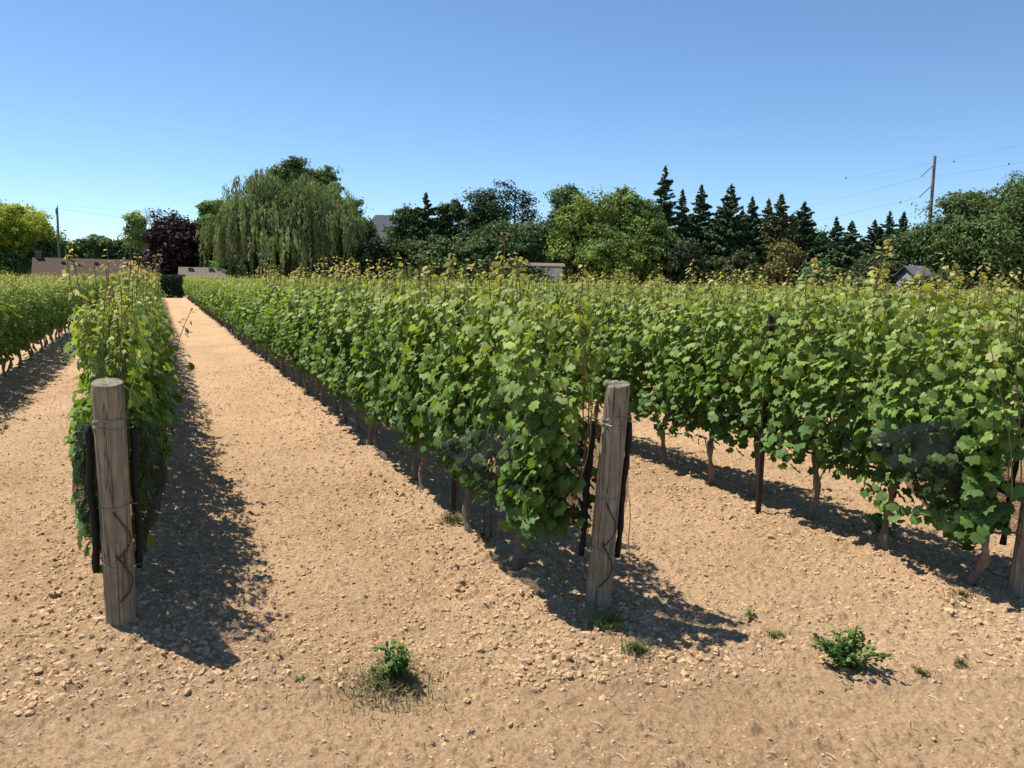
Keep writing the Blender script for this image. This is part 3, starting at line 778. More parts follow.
# ------------------------------------------------------------------ weeds
def tuft(x, y, rad, n, h, label, seed, c=(.10, .15, .05), name='grass_tuft', cat='grass tuft', group='grass tufts on the bare soil'):
    rg = np.random.default_rng(seed); r0 = g0(x, y)
    mb = MB()
    for k in range(n):
        a, q = rg.random() * 6.28, rad * min(1.5, abs(rg.standard_normal()) * .55)
        bx_, by_ = q * math.cos(a), q * math.sin(a); L = h * (.5 + .8 * rg.random()); d = rg.random() * 6.28; bend = (.3 + .9 * rg.random()) * L
        w = .0016 + .0016 * rg.random(); px, py = -math.sin(d) * w, math.cos(d) * w
        zb = float(gh(np.array([x + bx_]), np.array([y + by_]))[0]) - r0
        pts = []
        for t, ww in ((0, 1), (.5, .8), (1, .1)):
            cx_, cy_, cz_ = bx_ + bend * t * t * math.cos(d), by_ + bend * t * t * math.sin(d), zb + L * t * (1 - .3 * t)
            pts += [[cx_ - px * ww, cy_ - py * ww, cz_], [cx_ + px * ww, cy_ + py * ww, cz_]]
        mb.add(pts, np.array([[0, 1, 3, 2], [2, 3, 5, 4]]), np.array(c) * (.6 + .9 * rg.random()) * [1 + .5 * rg.random(), 1, 1])
    o = mb.build(name, M_GRASS); o.location = (x, y, r0)
    return tag(o, label, cat, group)
def leafy_weed(x, y, rad, h, n, label, seed, c=(.035, .085, .022), size=.016, name='leafy_weed', cat='weed', flowers=()):
    rg = np.random.default_rng(seed); z0 = g0(x, y)
    r = empty(name, (x, y, z0))
    ns = max(6, n // 26); mb = MB(); P = []
    for k in range(ns):
        a = rg.random() * 6.28; q = rad * (.2 + .9 * rg.random()); L = h * (.5 + .6 * rg.random()) * (1 - .4 * q / rad)
        t = np.linspace(0, 1, 6)
        S_ = np.stack([q * t * math.cos(a + .4 * t[-1]), q * t * math.sin(a), L * np.sin(t * 1.45)], -1)
        V, Fs = tube(S_, np.linspace(.0028, .001, 6), 4); mb.add(V, Fs, (.10, .12, .04))
        m = n // ns; tt = .12 + .88 * rg.random(m)
        P.append(np.stack([np.interp(tt, t, S_[:, d]) for d in range(3)], -1) + .014 * rg.standard_normal((m, 3)))
    mb.build('stems', M_CANE, r)
    P = np.concatenate(P); P[:, 2] = np.maximum(P[:, 2], .008); k = len(P)
    V, F = stamp(LEAF_M[0], LEAF_M[1], P, rg.standard_normal((k, 3)) * .6 + [0, 0, 1], rg.standard_normal((k, 3)), size * (.6 + .8 * rg.random(k)))
    C = np.array(c) * [2.1, 1.75, 1.3] * (.65 + .8 * rg.random((k, 1))) * np.where(P[:, 2:3] > h * .7, [1.6, 1.4, 1.2], [1, 1, 1])
    mk('foliage', V, F, M_WEED, r, np.repeat(C, len(LEAF_M[0]), 0))
    for fx, fy, fz, cc, s in flowers:
        mb = MB()
        for q in range(6):
            a = q * 1.047; T = np.array([[0, 0, 0], [.5, .32, .15], [1, 0, .3], [.5, -.32, .15]]) * s
            R = np.array([[math.cos(a), -math.sin(a), 0], [math.sin(a), math.cos(a), 0], [0, 0, 1]])
            V = T @ R.T; V[:, 1] -= V[:, 2] * .6; mb.add(V + [fx, fy, fz], np.array([[0, 1, 2, 3]]), cc)
        mb.build('flower', M_PAINT, r)
    return tag(r, label, cat, 'leafy weeds growing on the bare soil')
wx, wy = ground_hit(396, 678)
leafy_weed(wx, wy, .12, .21, 420, 'leafy green weed with a pink flower and a small white flower', 1, size=.013,
           flowers=((-.07, .0, .20, (.55, .16, .32), .011), (.015, -.05, .012, (.85, .85, .82), .014), (-.085, .01, .19, (.55, .18, .35), .009)))
tx_, ty_ = ground_hit(388, 684)
tuft(tx_, ty_, .24, 900, .06, 'dull grey-green low tuft around the flowering weed', 21, c=(.17, .20, .10))
wx, wy = ground_hit(845, 664)
leafy_weed(wx, wy, .17, .21, 1000, 'low bushy dark green weed at the lower right of the bare soil', 2, size=.011, c=(.04, .09, .028))
wx, wy = ground_hit(750, 616); leafy_weed(wx, wy, .025, .06, 30, 'tiny green seedling right of the middle end post shadow', 3, size=.010)
wx, wy = ground_hit(300, 679); leafy_weed(wx, wy, .03, .02, 30, 'tiny flat green seedling left of the flowering weed', 4, size=.008)
wx, wy = ground_hit(520, 598); 
wx, wy = ground_hit(885, 540); leafy_weed(wx, wy, .09, .30, 60, 'green sucker shoot hanging low under the right row', 5, size=.035, c=(.05, .12, .035), name='sucker_shoot', cat='sucker shoot')
for (px, py, rad, n, h, lab, c) in (
        (606, 630, .13, 300, .075, 'green grass tuft at the foot of the middle end post', (.15, .22, .07)),
        (636, 655, .08, 200, .06, 'grey-green grass tuft in front of the middle end post', (.10, .13, .06)),
        (452, 528, .13, 240, .06, 'grass tuft under the middle row beside a vine trunk', (.085, .12, .05)),
        (482, 549, .06, 110, .045, 'small dark grass tuft under the middle row, nearer its end post', (.07, .11, .045)),
        (776, 634, .06, 150, .03, 'sparse low green tuft left of the bushy weed', (.12, .17, .05)),
        (922, 672, .05, 120, .03, 'sparse low green tuft right of the bushy weed', (.11, .15, .05)),
        (962, 603, .08, 140, .045, 'small grass tuft at the first trunk of the right row', (.11, .14, .06)),
        (960, 662, .045, 90, .025, 'faint sparse tuft at the lower right corner area', (.12, .15, .06))):
    x, y = ground_hit(px, py); tuft(x, y, rad, n, h, lab, int(px), c)

# ------------------------------------------------------------------ trees
def trunk_mesh(h, r0, seed, nlimb=7, spread=.4, hb=.35, col_=(.10, .08, .06)):
    rg = np.random.default_rng(seed); mb = MB()
    t = np.linspace(0, 1, 8); P = np.stack([.03 * h * np.sin(t * 3 + seed) * t, .03 * h * np.cos(t * 2 + seed) * t, -.4 + (h * .85 + .4) * t], -1)
    V, Fs = tube(P, np.interp(t, [0, .06, 1], [r0 * 1.4, r0, r0 * .2]), 8); mb.add(V, Fs, col_)
    for k in range(nlimb):
        q = hb + (.9 - hb) * (k + rg.random()) / nlimb; b = np.array([np.interp(q, t, P[:, d]) for d in range(3)])
        a = rg.random() * 6.28; L = h * spread * (1.1 - q * .6); s = np.linspace(0, 1, 5)
        Q = b + np.stack([L * s * math.cos(a), L * s * math.sin(a), L * (.55 * s + .15 * s * s)], -1)
        V, Fs = tube(Q, np.linspace(r0 * .4 * (1.2 - q), r0 * .06, 5), 5); mb.add(V, Fs, col_)
    return mb
CARD = (np.array([[-.8, -.1, 0], [-.1, .55, .12], [.9, .05, -.1], [0, -.6, .05]]), np.array([[0, 1, 2, 3]]))
def blob_crown(w, dp, z0, z1, ncl, rcl, nleaf, size, c, seed, shape='round', var=.35):
    rg = np.random.default_rng(seed)
    H = z1 - z0; C = []
    while len(C) < ncl:
        u = rg.standard_normal(3); u /= np.linalg.norm(u); q = rg.random() ** .33
        p = u * (.45 + .55 * q)
        zz = (p[2] + 1) / 2
        k = {'round': 1, 'wide': 1, 'cone': (1.1 - zz), 'egg': 1.15 - .5 * zz, 'block': 1.25}[shape]
        C.append([p[0] * (w / 2 - rcl * .6) * k, p[1] * (dp / 2 - rcl * .6) * k, z0 + rcl * .6 + zz * (H - rcl * 1.3)])
    C = np.array(C); R = rcl * (.6 + .75 * rg.random(ncl))
    R = R * (.75 + .6 * rg.random(ncl) ** 2)
    nsub = 16; idx = rg.integers(0, ncl, nleaf); sub = rg.integers(0, nsub, nleaf)
    us = unit(rg.standard_normal((ncl, nsub, 3))); rs = .55 + .62 * rg.random((ncl, nsub)); us[..., 2] = np.where(rg.random((ncl, nsub)) < .3, np.abs(us[..., 2]), us[..., 2])
    SC = us * (rs * R[:, None])[..., None] * [1, 1, .8]
    g = rg.standard_normal((nleaf, 3)); sg_ = (.17 + .14 * rg.random((ncl, nsub)))[idx, sub][:, None] * np.maximum(.8, R[idx])[:, None]
    P = C[idx] + SC[idx, sub] + g * sg_ * [1, 1, .6]
    u = unit(us[idx, sub] + .6 * unit(g))
    Nn = u * .9 + [0, 0, .35] + .55 * rg.standard_normal((nleaf, 3))
    Dd = rg.standard_normal((nleaf, 3)) + [0, 0, -.4]
    cc = np.array(c) * (1 - var + 2 * var * rg.random((ncl, 1)))[idx] * (.75 + .5 * rg.random((nleaf, 1)))
    return P, Nn, Dd, size * (.6 + .8 * rg.random(nleaf)), cc
def crown_obj(name, P, Nn, Dd, Sz, C, mat, parent):
    V, F = stamp(CARD[0], CARD[1], P, Nn, Dd, Sz)
    return mk(name, V, F, mat, parent, np.repeat(C, 4, 0))
G_T = 'trees standing beyond the vineyard'
def decid(px, D, wpx, ytop, label, c, seed, z0=.6, ncl=34, dens=1.0, shape='round', cat='tree', rcl=None, size=.17, name='broadleaf_tree', dp=None, ybot=None, var=.35):
    x, y = at_px(px, (ytop + 275) / 2, D); w = wpx * D / F_PX; h = zat(px, ytop, D) ; zb = float(gh(np.array([x]), np.array([y]), False)[0])
    if ybot is not None: z0 = zat(px, ybot, D)
    r = empty(name, (x, y, zb)); h -= zb
    rc = (rcl or max(.8, min(w, h) * .17)) * 1.2; ncl = int(ncl * 1.7)
    dp = dp or w * .9
    n = int(min(70000, 640 * dens * (w * (h - z0) + 8)))
    c = np.array(c) * [3.0, 2.6, 2.2]
    crown_obj('crown', *blob_crown(w, dp, z0, h, ncl, rc, n, size, c, seed, shape, var), M_FLEAF, r)
    trunk_mesh(h, max(.10, h * .022), seed, hb=.25, spread=min(.4, w / h * .42)).build('trunk', M_BARK, r)
    return tag(r, label, cat, G_T)
def spruce(px, D, wpx, ytop, label, c, seed, name='spruce_tree', dens=1.0, cat='tree', z0=.3, ragged=.2):
    rg = np.random.default_rng(seed); c = np.array(c) * [3.5, 3.1, 2.3]
    x, y = at_px(px, ytop + 15, D); w = 1.85 * wpx * D / F_PX; h = zat(px, ytop, D); zb = float(gh(np.array([x]), np.array([y]), False)[0]); h -= zb
    r = empty(name, (x, y, zb)); P, Nn, Dd, Sz = [], [], [], []
    nb = int(h * 30 * dens)
    for k in range(nb):
        q = (k + rg.random()) / nb; z = z0 + (h - z0 - .15) * q
        L = (w / 2) * ((1 - q) ** .95) * (1 + ragged * 3.0 * (rg.random() - .55)) * (.9 + .25 * math.sin(z * 5.2 + seed)) + .10
        a = rg.random() * 6.28; m = int(12 + L * 40)
        t = rg.random(m) ** .6
        up = .25 * q - .18; zz = z + L * (up * t - .28 * t * (1 - q) + .20 * t * t) - .10 * rg.random(m) * L
        lat = (rg.random(m) - .5) * .30 * L * (1.2 - t)
        P.append(np.stack([L * t * math.cos(a) - lat * math.sin(a), L * t * math.sin(a) + lat * math.cos(a), zz], -1))
        Nn.append(np.stack([.35 * math.cos(a) * np.ones(m), .35 * math.sin(a) * np.ones(m), np.ones(m)], -1) + .45 * rg.standard_normal((m, 3)))
        Dd.append(np.stack([math.cos(a) * np.ones(m), math.sin(a) * np.ones(m), -.35 * np.ones(m)], -1) + .5 * rg.standard_normal((m, 3)))
        Sz.append((.10 + .11 * rg.random(m)) * (.75 + .4 * min(L, 1)))
    P, Nn, Dd, Sz = map(np.concatenate, (P, Nn, Dd, Sz))
    # leader
    m = 30; P = np.vstack([P, np.stack([.05 * rg.standard_normal(m), .05 * rg.standard_normal(m), h - 1.0 * rg.random(m) ** 1.5], -1)])
    Nn = np.vstack([Nn, rg.standard_normal((m, 3))]); Dd = np.vstack([Dd, rg.standard_normal((m, 3)) * .4 + [0, 0, 1]]); Sz = np.append(Sz, np.full(m, .11))
    C = np.array(c) * (.65 + .7 * rg.random((len(P), 1)))
    crown_obj('crown', P, Nn, Dd, Sz, C, M_NEEDLE, r)
    t = np.linspace(0, 1, 5); V, Fs = tube(np.stack([0 * t, 0 * t, -.4 + (h + .3) * t], -1), np.linspace(max(.1, h * .018), .02, 5), 7)
    MB().add(V, Fs, (.09, .07, .055)).build('trunk', M_BARK, r)
    return tag(r, label, cat, G_T)
def pine(px, D, wpx, ytop, label, c, seed, z0=3., dens=1.):
    rg = np.random.default_rng(seed)
    x, y = at_px(px, ytop + 30, D); w = wpx * D / F_PX; h = zat(px, ytop, D); c = np.array(c) * 1.5
    r = empty('pine_tree', (x, y, 0)); mb = MB()
    t = np.linspace(0, 1, 7); tr = np.stack([.25 * np.sin(t * 3 + seed), 0 * t, -.4 + (h) * t], -1)
    V, Fs = tube(tr, np.linspace(.24, .05, 7), 7); mb.add(V, Fs, (.12, .09, .07)); PP = []
    nb = int(24 * dens)
    for k in range(nb):
        q = .28 + .70 * (k + rg.random()) / nb; b = np.array([np.interp(q, t, tr[:, d]) for d in range(3)])
        L = w / 2 * (1.15 - .75 * (q - .28)) * (.6 + .6 * rg.random()); a = rg.random() * 6.28
        e = b + [L * math.cos(a), L * math.sin(a), L * .35]
        V, Fs = tube([b, (b + e) / 2 + [0, 0, .1], e], [.05, .035, .02], 5); mb.add(V, Fs, (.12, .09, .07))
        for s, cnt in ((1.0, 120), (.6, 70)):
            cc = b + (e - b) * s + [0, 0, .1]; PP.append(cc + rg.standard_normal((cnt, 3)) * [.50, .50, .20])
    mb.build('trunk', M_BARK, r)
    P = np.concatenate(PP); m = len(P)
    crown_obj('crown', P, rg.standard_normal((m, 3)) * .6 + [0, 0, 1], rg.standard_normal((m, 3)), .10 + .12 * rg.random(m), np.array(c) * (.65 + .7 * rg.random((m, 1))), M_NEEDLE, r)
    return tag(r, label, 'tree', G_T)
def willow(px, D, wpx, ytop, label, seed):
    rg = np.random.default_rng(seed)
    x, y = at_px(px, 220, D); w = wpx * D / F_PX; h = zat(px, ytop, D); r = empty('willow_tree', (x, y, 0))
    # boughs arch over in humps, and strands hang from them
    nh = 54; A = rg.random(nh) * 6.28; Q = (.12 + .88 * rg.random(nh) ** .6)
    hx, hy = Q * np.cos(A) * w * .43, Q * np.sin(A) * w * .34
    hz = h * (.99 - .46 * Q ** 2.2) * (.86 + .15 * rg.random(nh)); hr = 1.0 + 1.2 * rg.random(nh); hz[:5] = h * np.array([.97, .99, .94, .90, .92]); hx[:5] = w * np.array([-.16, -.10, -.24, .12, .25]); hy[:5] *= .5
    P, Nn, Dd, Sz, C = [], [], [], [], []
    tone = .55 + .75 * rg.random(nh)  # wide spread of hump tones, painting in shadowed gaps between boughs
    for k in range(nh):
        for s in range(44):
            a, q = rg.random() * 6.28, rg.random() ** .5
            sx_, sy_ = hx[k] + hr[k] * q * math.cos(a), hy[k] + hr[k] * q * math.sin(a)
            zt = hz[k] - .8 * hr[k] * q ** 2
            L = (.8 + 3.4 * rg.random() ** 1.5) * (.65 + .5 * q) * (0.7 + .6 * Q[k]); L = min(L, zt - .4); m = int(8 + L * 7)
            t = rg.random(m); ox, oy = math.cos(a) * .5 * q, math.sin(a) * .5 * q
            P.append(np.stack([sx_ + ox * t ** .5 + .07 * rg.standard_normal(m), sy_ + oy * t ** .5 + .07 * rg.standard_normal(m), zt - L * t], -1))
            Nn.append(np.stack([np.full(m, math.cos(a)), np.full(m, math.sin(a)), np.full(m, .35)], -1) + .6 * rg.standard_normal((m, 3)))
            Dd.append(np.stack([.12 * rg.standard_normal(m), .12 * rg.standard_normal(m), -np.ones(m)], -1))
            Sz.append(.13 + .12 * rg.random(m)); C.append(np.array([.23, .305, .13]) * tone[k] * (.75 + .5 * rg.random((m, 1))))
    P, Nn, Dd, Sz, C = map(np.concatenate, (P, Nn, Dd, Sz, C))
    Pi, Ni, Di, Si, Ci = blob_crown(w * .84, w * .62, h * .2, h * .93, 46, 1.6, 20000, .17, (.12, .18, .06), seed + 1, 'round', .3)  # inner crown coloured darker, shade of the gaps put into its colour
    P, Nn, Dd, Sz, C = np.vstack([P, Pi]), np.vstack([Nn, Ni]), np.vstack([Dd, Di * .3 + [0, 0, -1]]), np.append(Sz, Si), np.vstack([C, Ci])
    T = CARD[0] * [1.5, .42, 1]; V, F = stamp(T, CARD[1], P, Nn, Dd, Sz)
    mk('crown', V, F, M_FLEAF, r, np.repeat(C, 4, 0))
    trunk_mesh(h, .55, seed, nlimb=14, spread=.55, hb=.2).build('trunk', M_BARK, r)
    return tag(r, label, 'willow', G_T)
def bare_tree(px, D, ytop, label, seed):
    rg = np.random.default_rng(seed); x, y = at(px, D); h = zat(px, ytop, D); r = empty('bare_tree', (x, y, 0)); mb = MB()
    V, Fs = tube([[0, 0, -.3], [.1, 0, h * .5], [0, .1, h]], [.12, .07, .02], 5); mb.add(V, Fs, (.3, .27, .26)); mb.build('trunk', M_BARK, r)
    mb = MB()
    for k in range(34):
        z = h * (.45 + .5 * rg.random()); a = rg.random() * 6.28; L = (h - z) * .6 + .5
        V, Fs = tube([[0.05, 0.05, z], [L * .4 * math.cos(a), L * .4 * math.sin(a), z + L * .4], [L * .7 * math.cos(a), L * .7 * math.sin(a), z + L]], [.03, .018, .008], 4); mb.add(V, Fs, (.32, .29, .28))
    mb.build('branches', M_BARK, r); return tag(r, label, 'bare tree', G_T)

GR = (.038, .072, .022); GR2 = (.05, .095, .024); DK = (.03, .056, .026); SPR = (.017, .034, .020); YG = (.13, .165, .022)
# left side
decid(6, 114, 88, 204, 'yellow-green tree with spreading branches at the left edge, top layer', YG, 401, ybot=252, ncl=30, shape='wide', rcl=1.15, name='locust_tree')
decid(12, 116, 84, 216, 'dark green tree behind the yellow-green tree at the left edge', (.035, .062, .02), 402, z0=-.5, ncl=40, shape='block')
for k, (px, wp, yt, sd2) in enumerate(((72, 26, 240, 1), (86, 22, 238, 2), (104, 34, 236, 3), (124, 30, 237, 4), (138, 26, 234, 5))):
    decid(px, 128, wp, yt, ['small dark green tree just right of the left utility pole', 'pointed dark green tree above the brown roof', 'rounded mid green tree above the middle of the brown roof',
          'rounded green tree above the right end of the brown roof', 'green tree touching the left side of the purple tree'][k], (.045, .075, .035), 410 + k, z0=0, ncl=18, dens=.8, shape='egg', size=.24)
decid(136, 118, 24, 212, 'pale green open tree left of the purple tree', (.10, .14, .055), 420, ybot=245, ncl=12, dens=.55, shape='egg')
bare_tree(153, 120, 209, 'leafless grey tree top showing behind the purple tree', 421)
decid(177, 84, 66, 215, 'dark purple-leaved maple left of the dirt lane end', (.0105, .0068, .0095), 422, z0=.0, ncl=46, rcl=1.0, shape='round', name='purple_maple', var=.3)
decid(212, 98, 38, 198, 'light green rounded tree between the purple tree and the willow', (.06, .105, .032), 423, z0=2, ncl=16)
willow(289, 84, 178, 171, 'large weeping willow with hanging pale green strands', 424)
decid(296, 104, 52, 156, 'dark green treetop rising behind the left half of the willow', (.04, .07, .028), 425, ybot=215, ncl=14, dens=.8, rcl=1.1)
decid(328, 104, 26, 168, 'small open treetop rising behind the right half of the willow', (.04, .07, .028), 426, ybot=215, ncl=9, dens=.6, rcl=.8)
decid(352, 92, 48, 192, 'dense green tree at the right shoulder of the willow', (.05, .085, .028), 427, z0=.5, ncl=26)
decid(372, 84, 30, 238, 'very dark shrub between the willow and the grey roof', (.016, .028, .014), 428, z0=0, ncl=16)
decid(226, 80, 20, 262, 'small round green bush right of the taupe shed roof', (.045, .08, .025), 429, z0=0, ncl=10)
decid(197, 78, 16, 272, 'small low green bush in front of the taupe shed', (.05, .09, .03), 430, z0=0, ncl=8)
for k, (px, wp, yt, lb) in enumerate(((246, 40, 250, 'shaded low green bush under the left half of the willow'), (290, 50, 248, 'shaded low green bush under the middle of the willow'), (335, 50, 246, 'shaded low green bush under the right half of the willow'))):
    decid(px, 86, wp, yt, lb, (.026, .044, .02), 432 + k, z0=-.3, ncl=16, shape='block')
# middle
decid(410, 90, 52, 206, 'dark green rounded tree right of the grey roof', (.03, .058, .024), 440, z0=0, ncl=34)
spruce(426, 88, 44, 193, 'dark conifer with a pointed top right of the grey roof', (.022, .040, .022), 441, ragged=.5)
decid(452, 92, 40, 196, 'dark lumpy-topped tree right of the pointed conifer', (.026, .05, .024), 442, z0=.3, ncl=26, dens=.9)
decid(437, 82, 60, 232, 'low dark green tree below the pointed conifer', (.03, .055, .022), 443, z0=-.2, ncl=26, shape='block')
decid(485, 90, 50, 192, 'dark irregular tree left of the flat-topped pine', (.022, .044, .022), 444, z0=.3, ncl=30, rcl=1.3)
pine(513, 92, 46, 185, 'flat-topped open pine with sky between its branches', (.035, .055, .035), 445)
decid(520, 84, 74, 222, 'broad dark green tree above the white sided building', (.028, .058, .024), 446, ybot=264, ncl=34, shape='block')
decid(478, 82, 60, 240, 'low dark green tree left of the white sided building', (.026, .05, .022), 447, z0=-.2, ncl=24, shape='block')
decid(570, 94, 52, 182, 'airy dark green tree behind the lighter maples', (.035, .07, .03), 448, z0=2, ncl=24, dens=.8)
decid(588, 82, 66, 196, 'light olive green maple right of the white sided building', (.058, .094, .022), 449, z0=.0, ncl=44, shape='block', rcl=1.15)
decid(630, 84, 62, 184, 'tall mid green maple left of the first spruce', (.048, .085, .025), 450, z0=.0, ncl=44, shape='block', rcl=1.2)
decid(610, 78, 56, 226, 'low light green maple boughs in front of the taller maples', (.052, .088, .022), 451, z0=-.2, ncl=26, shape='block')
decid(650, 80, 44, 215, 'lower green maple leaning against the first spruce', (.055, .09, .026), 452, z0=-.2, ncl=26, shape='block')
# spruces
sp = [(665, 40, 167, 'tallest spruce, its narrow tip above the maples'), (682, 30, 190, 'short-tipped spruce just right of the tallest one'), (701, 42, 185, 'slim spruce with a free-standing tip left of the broad one'),
      (731, 58, 185, 'broad dense spruce in the middle of the conifer line'), (752, 36, 197, 'narrow spruce just right of the broad dense one'), (768, 34, 199, 'brownish spruce, left one of two close tips'),
      (781, 40, 194, 'spruce, right one of two close tips'), (804, 58, 202, 'broad spruce at the right end of the tall group'), (836, 34, 217, 'small spruce right of the tall group'),
      (851, 38, 221, 'small spruce beside the gap in the conifers'), (874, 44, 220, 'wide spruce left of the last two tips'), (889, 36, 212, 'spruce with the taller of the last tips before the pole'), (903, 28, 212, 'last slim spruce before the utility pole')]
for k, (px, wp, yt, lab) in enumerate(sp):
    c = (.026, .046, .028) if k not in (5, 6) else (.038, .048, .026)
    spruce(px, 88 + (k % 3) * 3, wp * 1.05, yt, lab, c, 460 + k, ragged=.25)
sp2 = [(692, 214, 'dark spruce behind the short-tipped one'), (716, 212, 'dark spruce in the gap left of the broad dense one'), (742, 210, 'dark spruce behind the right shoulder of the broad dense one'),
       (792, 214, 'dark spruce in the gap left of the last tall spruce'), (822, 232, 'low dark spruce just right of the tall group'), (862, 238, 'low dark spruce in the gap of the small group'), (648, 200, 'dark spruce hidden behind the tall maple')]
for k, (px, yt, lab) in enumerate(sp2): spruce(px, 97, 62, yt, lab, (.024, .042, .026), 520 + k, ragged=.3)
decid(722, 96, 60, 222, 'dark tree mass behind the left spruces', DK, 480, z0=-.2, ncl=22, shape='block', dens=.7)
decid(790, 97, 80, 224, 'dark tree mass behind the right spruces', DK, 481, z0=-.2, ncl=26, shape='block', dens=.7)
decid(862, 96, 90, 242, 'dark tree mass behind the small spruces', DK, 482, z0=-.2, ncl=26, shape='block', dens=.7)
decid(785, 80, 36, 238, 'olive brown lower tree in front of the spruces', (.06, .065, .028), 483, z0=-.2, ncl=18)
decid(818, 78, 36, 264, 'round dark green bush at the foot of the spruces', (.028, .062, .026), 484, z0=-.3, ncl=14)
decid(742, 80, 50, 250, 'low dark shrub at the foot of the broad spruce', (.028, .042, .02), 485, z0=-.3, ncl=16)
decid(680, 80, 50, 240, 'very dark low tree in the shade right of the maples', (.018, .032, .016), 486, z0=-.3, ncl=18)
# right
decid(940, 84, 74, 224, 'green rounded tree at the foot of the right utility pole', (.036, .066, .024), 490, ybot=262, ncl=34)
decid(958, 82, 70, 192, 'mid green tree on the left shoulder of the big right tree', (.036, .064, .024), 499, z0=.5, ncl=34)
decid(998, 80, 120, 182, 'large broad green tree at the right side', (.032, .058, .022), 491, z0=.6, ncl=70, rcl=1.5)
decid(1030, 84, 60, 172, 'tall green tree at the right edge', (.034, .062, .022), 492, z0=.6, ncl=36)
decid(968, 78, 60, 262, 'low dark green bush under the big right tree', (.028, .045, .02), 493, z0=-.3, ncl=20, shape='block')
decid(1020, 78, 60, 258, 'low dark green bush at the right edge', (.028, .045, .02), 494, z0=-.3, ncl=20, shape='block')
decid(872, 82, 38, 258, 'low dark shrub below the last spruces', (.024, .038, .02), 495, z0=-.3, ncl=16, shape='block')
# trees just out of the frame, for a step to the side
decid(-60, 92, 90, 210, 'green tree beyond the left edge of the view', GR, 496, z0=-.4, ncl=34)
# hedge at the end of the lane
x, y = at(168, 63.5)
r = empty('lane_hedge', (x, y, 0)); rg = np.random.default_rng(77); n = 5200
P = np.stack([(rg.random(n) - .5) * 2.6, (rg.random(n) - .5) * 1.1, 1.75 * rg.random(n) ** .8], -1)
crown_obj('foliage', P, rg.standard_normal((n, 3)) + [-.3, -.6, .5], rg.standard_normal((n, 3)), .06 + .05 * rg.random(n), np.array([.03, .06, .022]) * (.6 + .8 * rg.random((n, 1))), M_FLEAF, r)
V, Fs = tube([[0, 0, -.1], [0, 0, 1.3]], [.04, .02], 6); MB().add(V, Fs, (.1, .08, .06)).build('stems', M_BARK, r)
tag(r, 'dark green hedge closing the far end of the dirt lane', 'hedge')

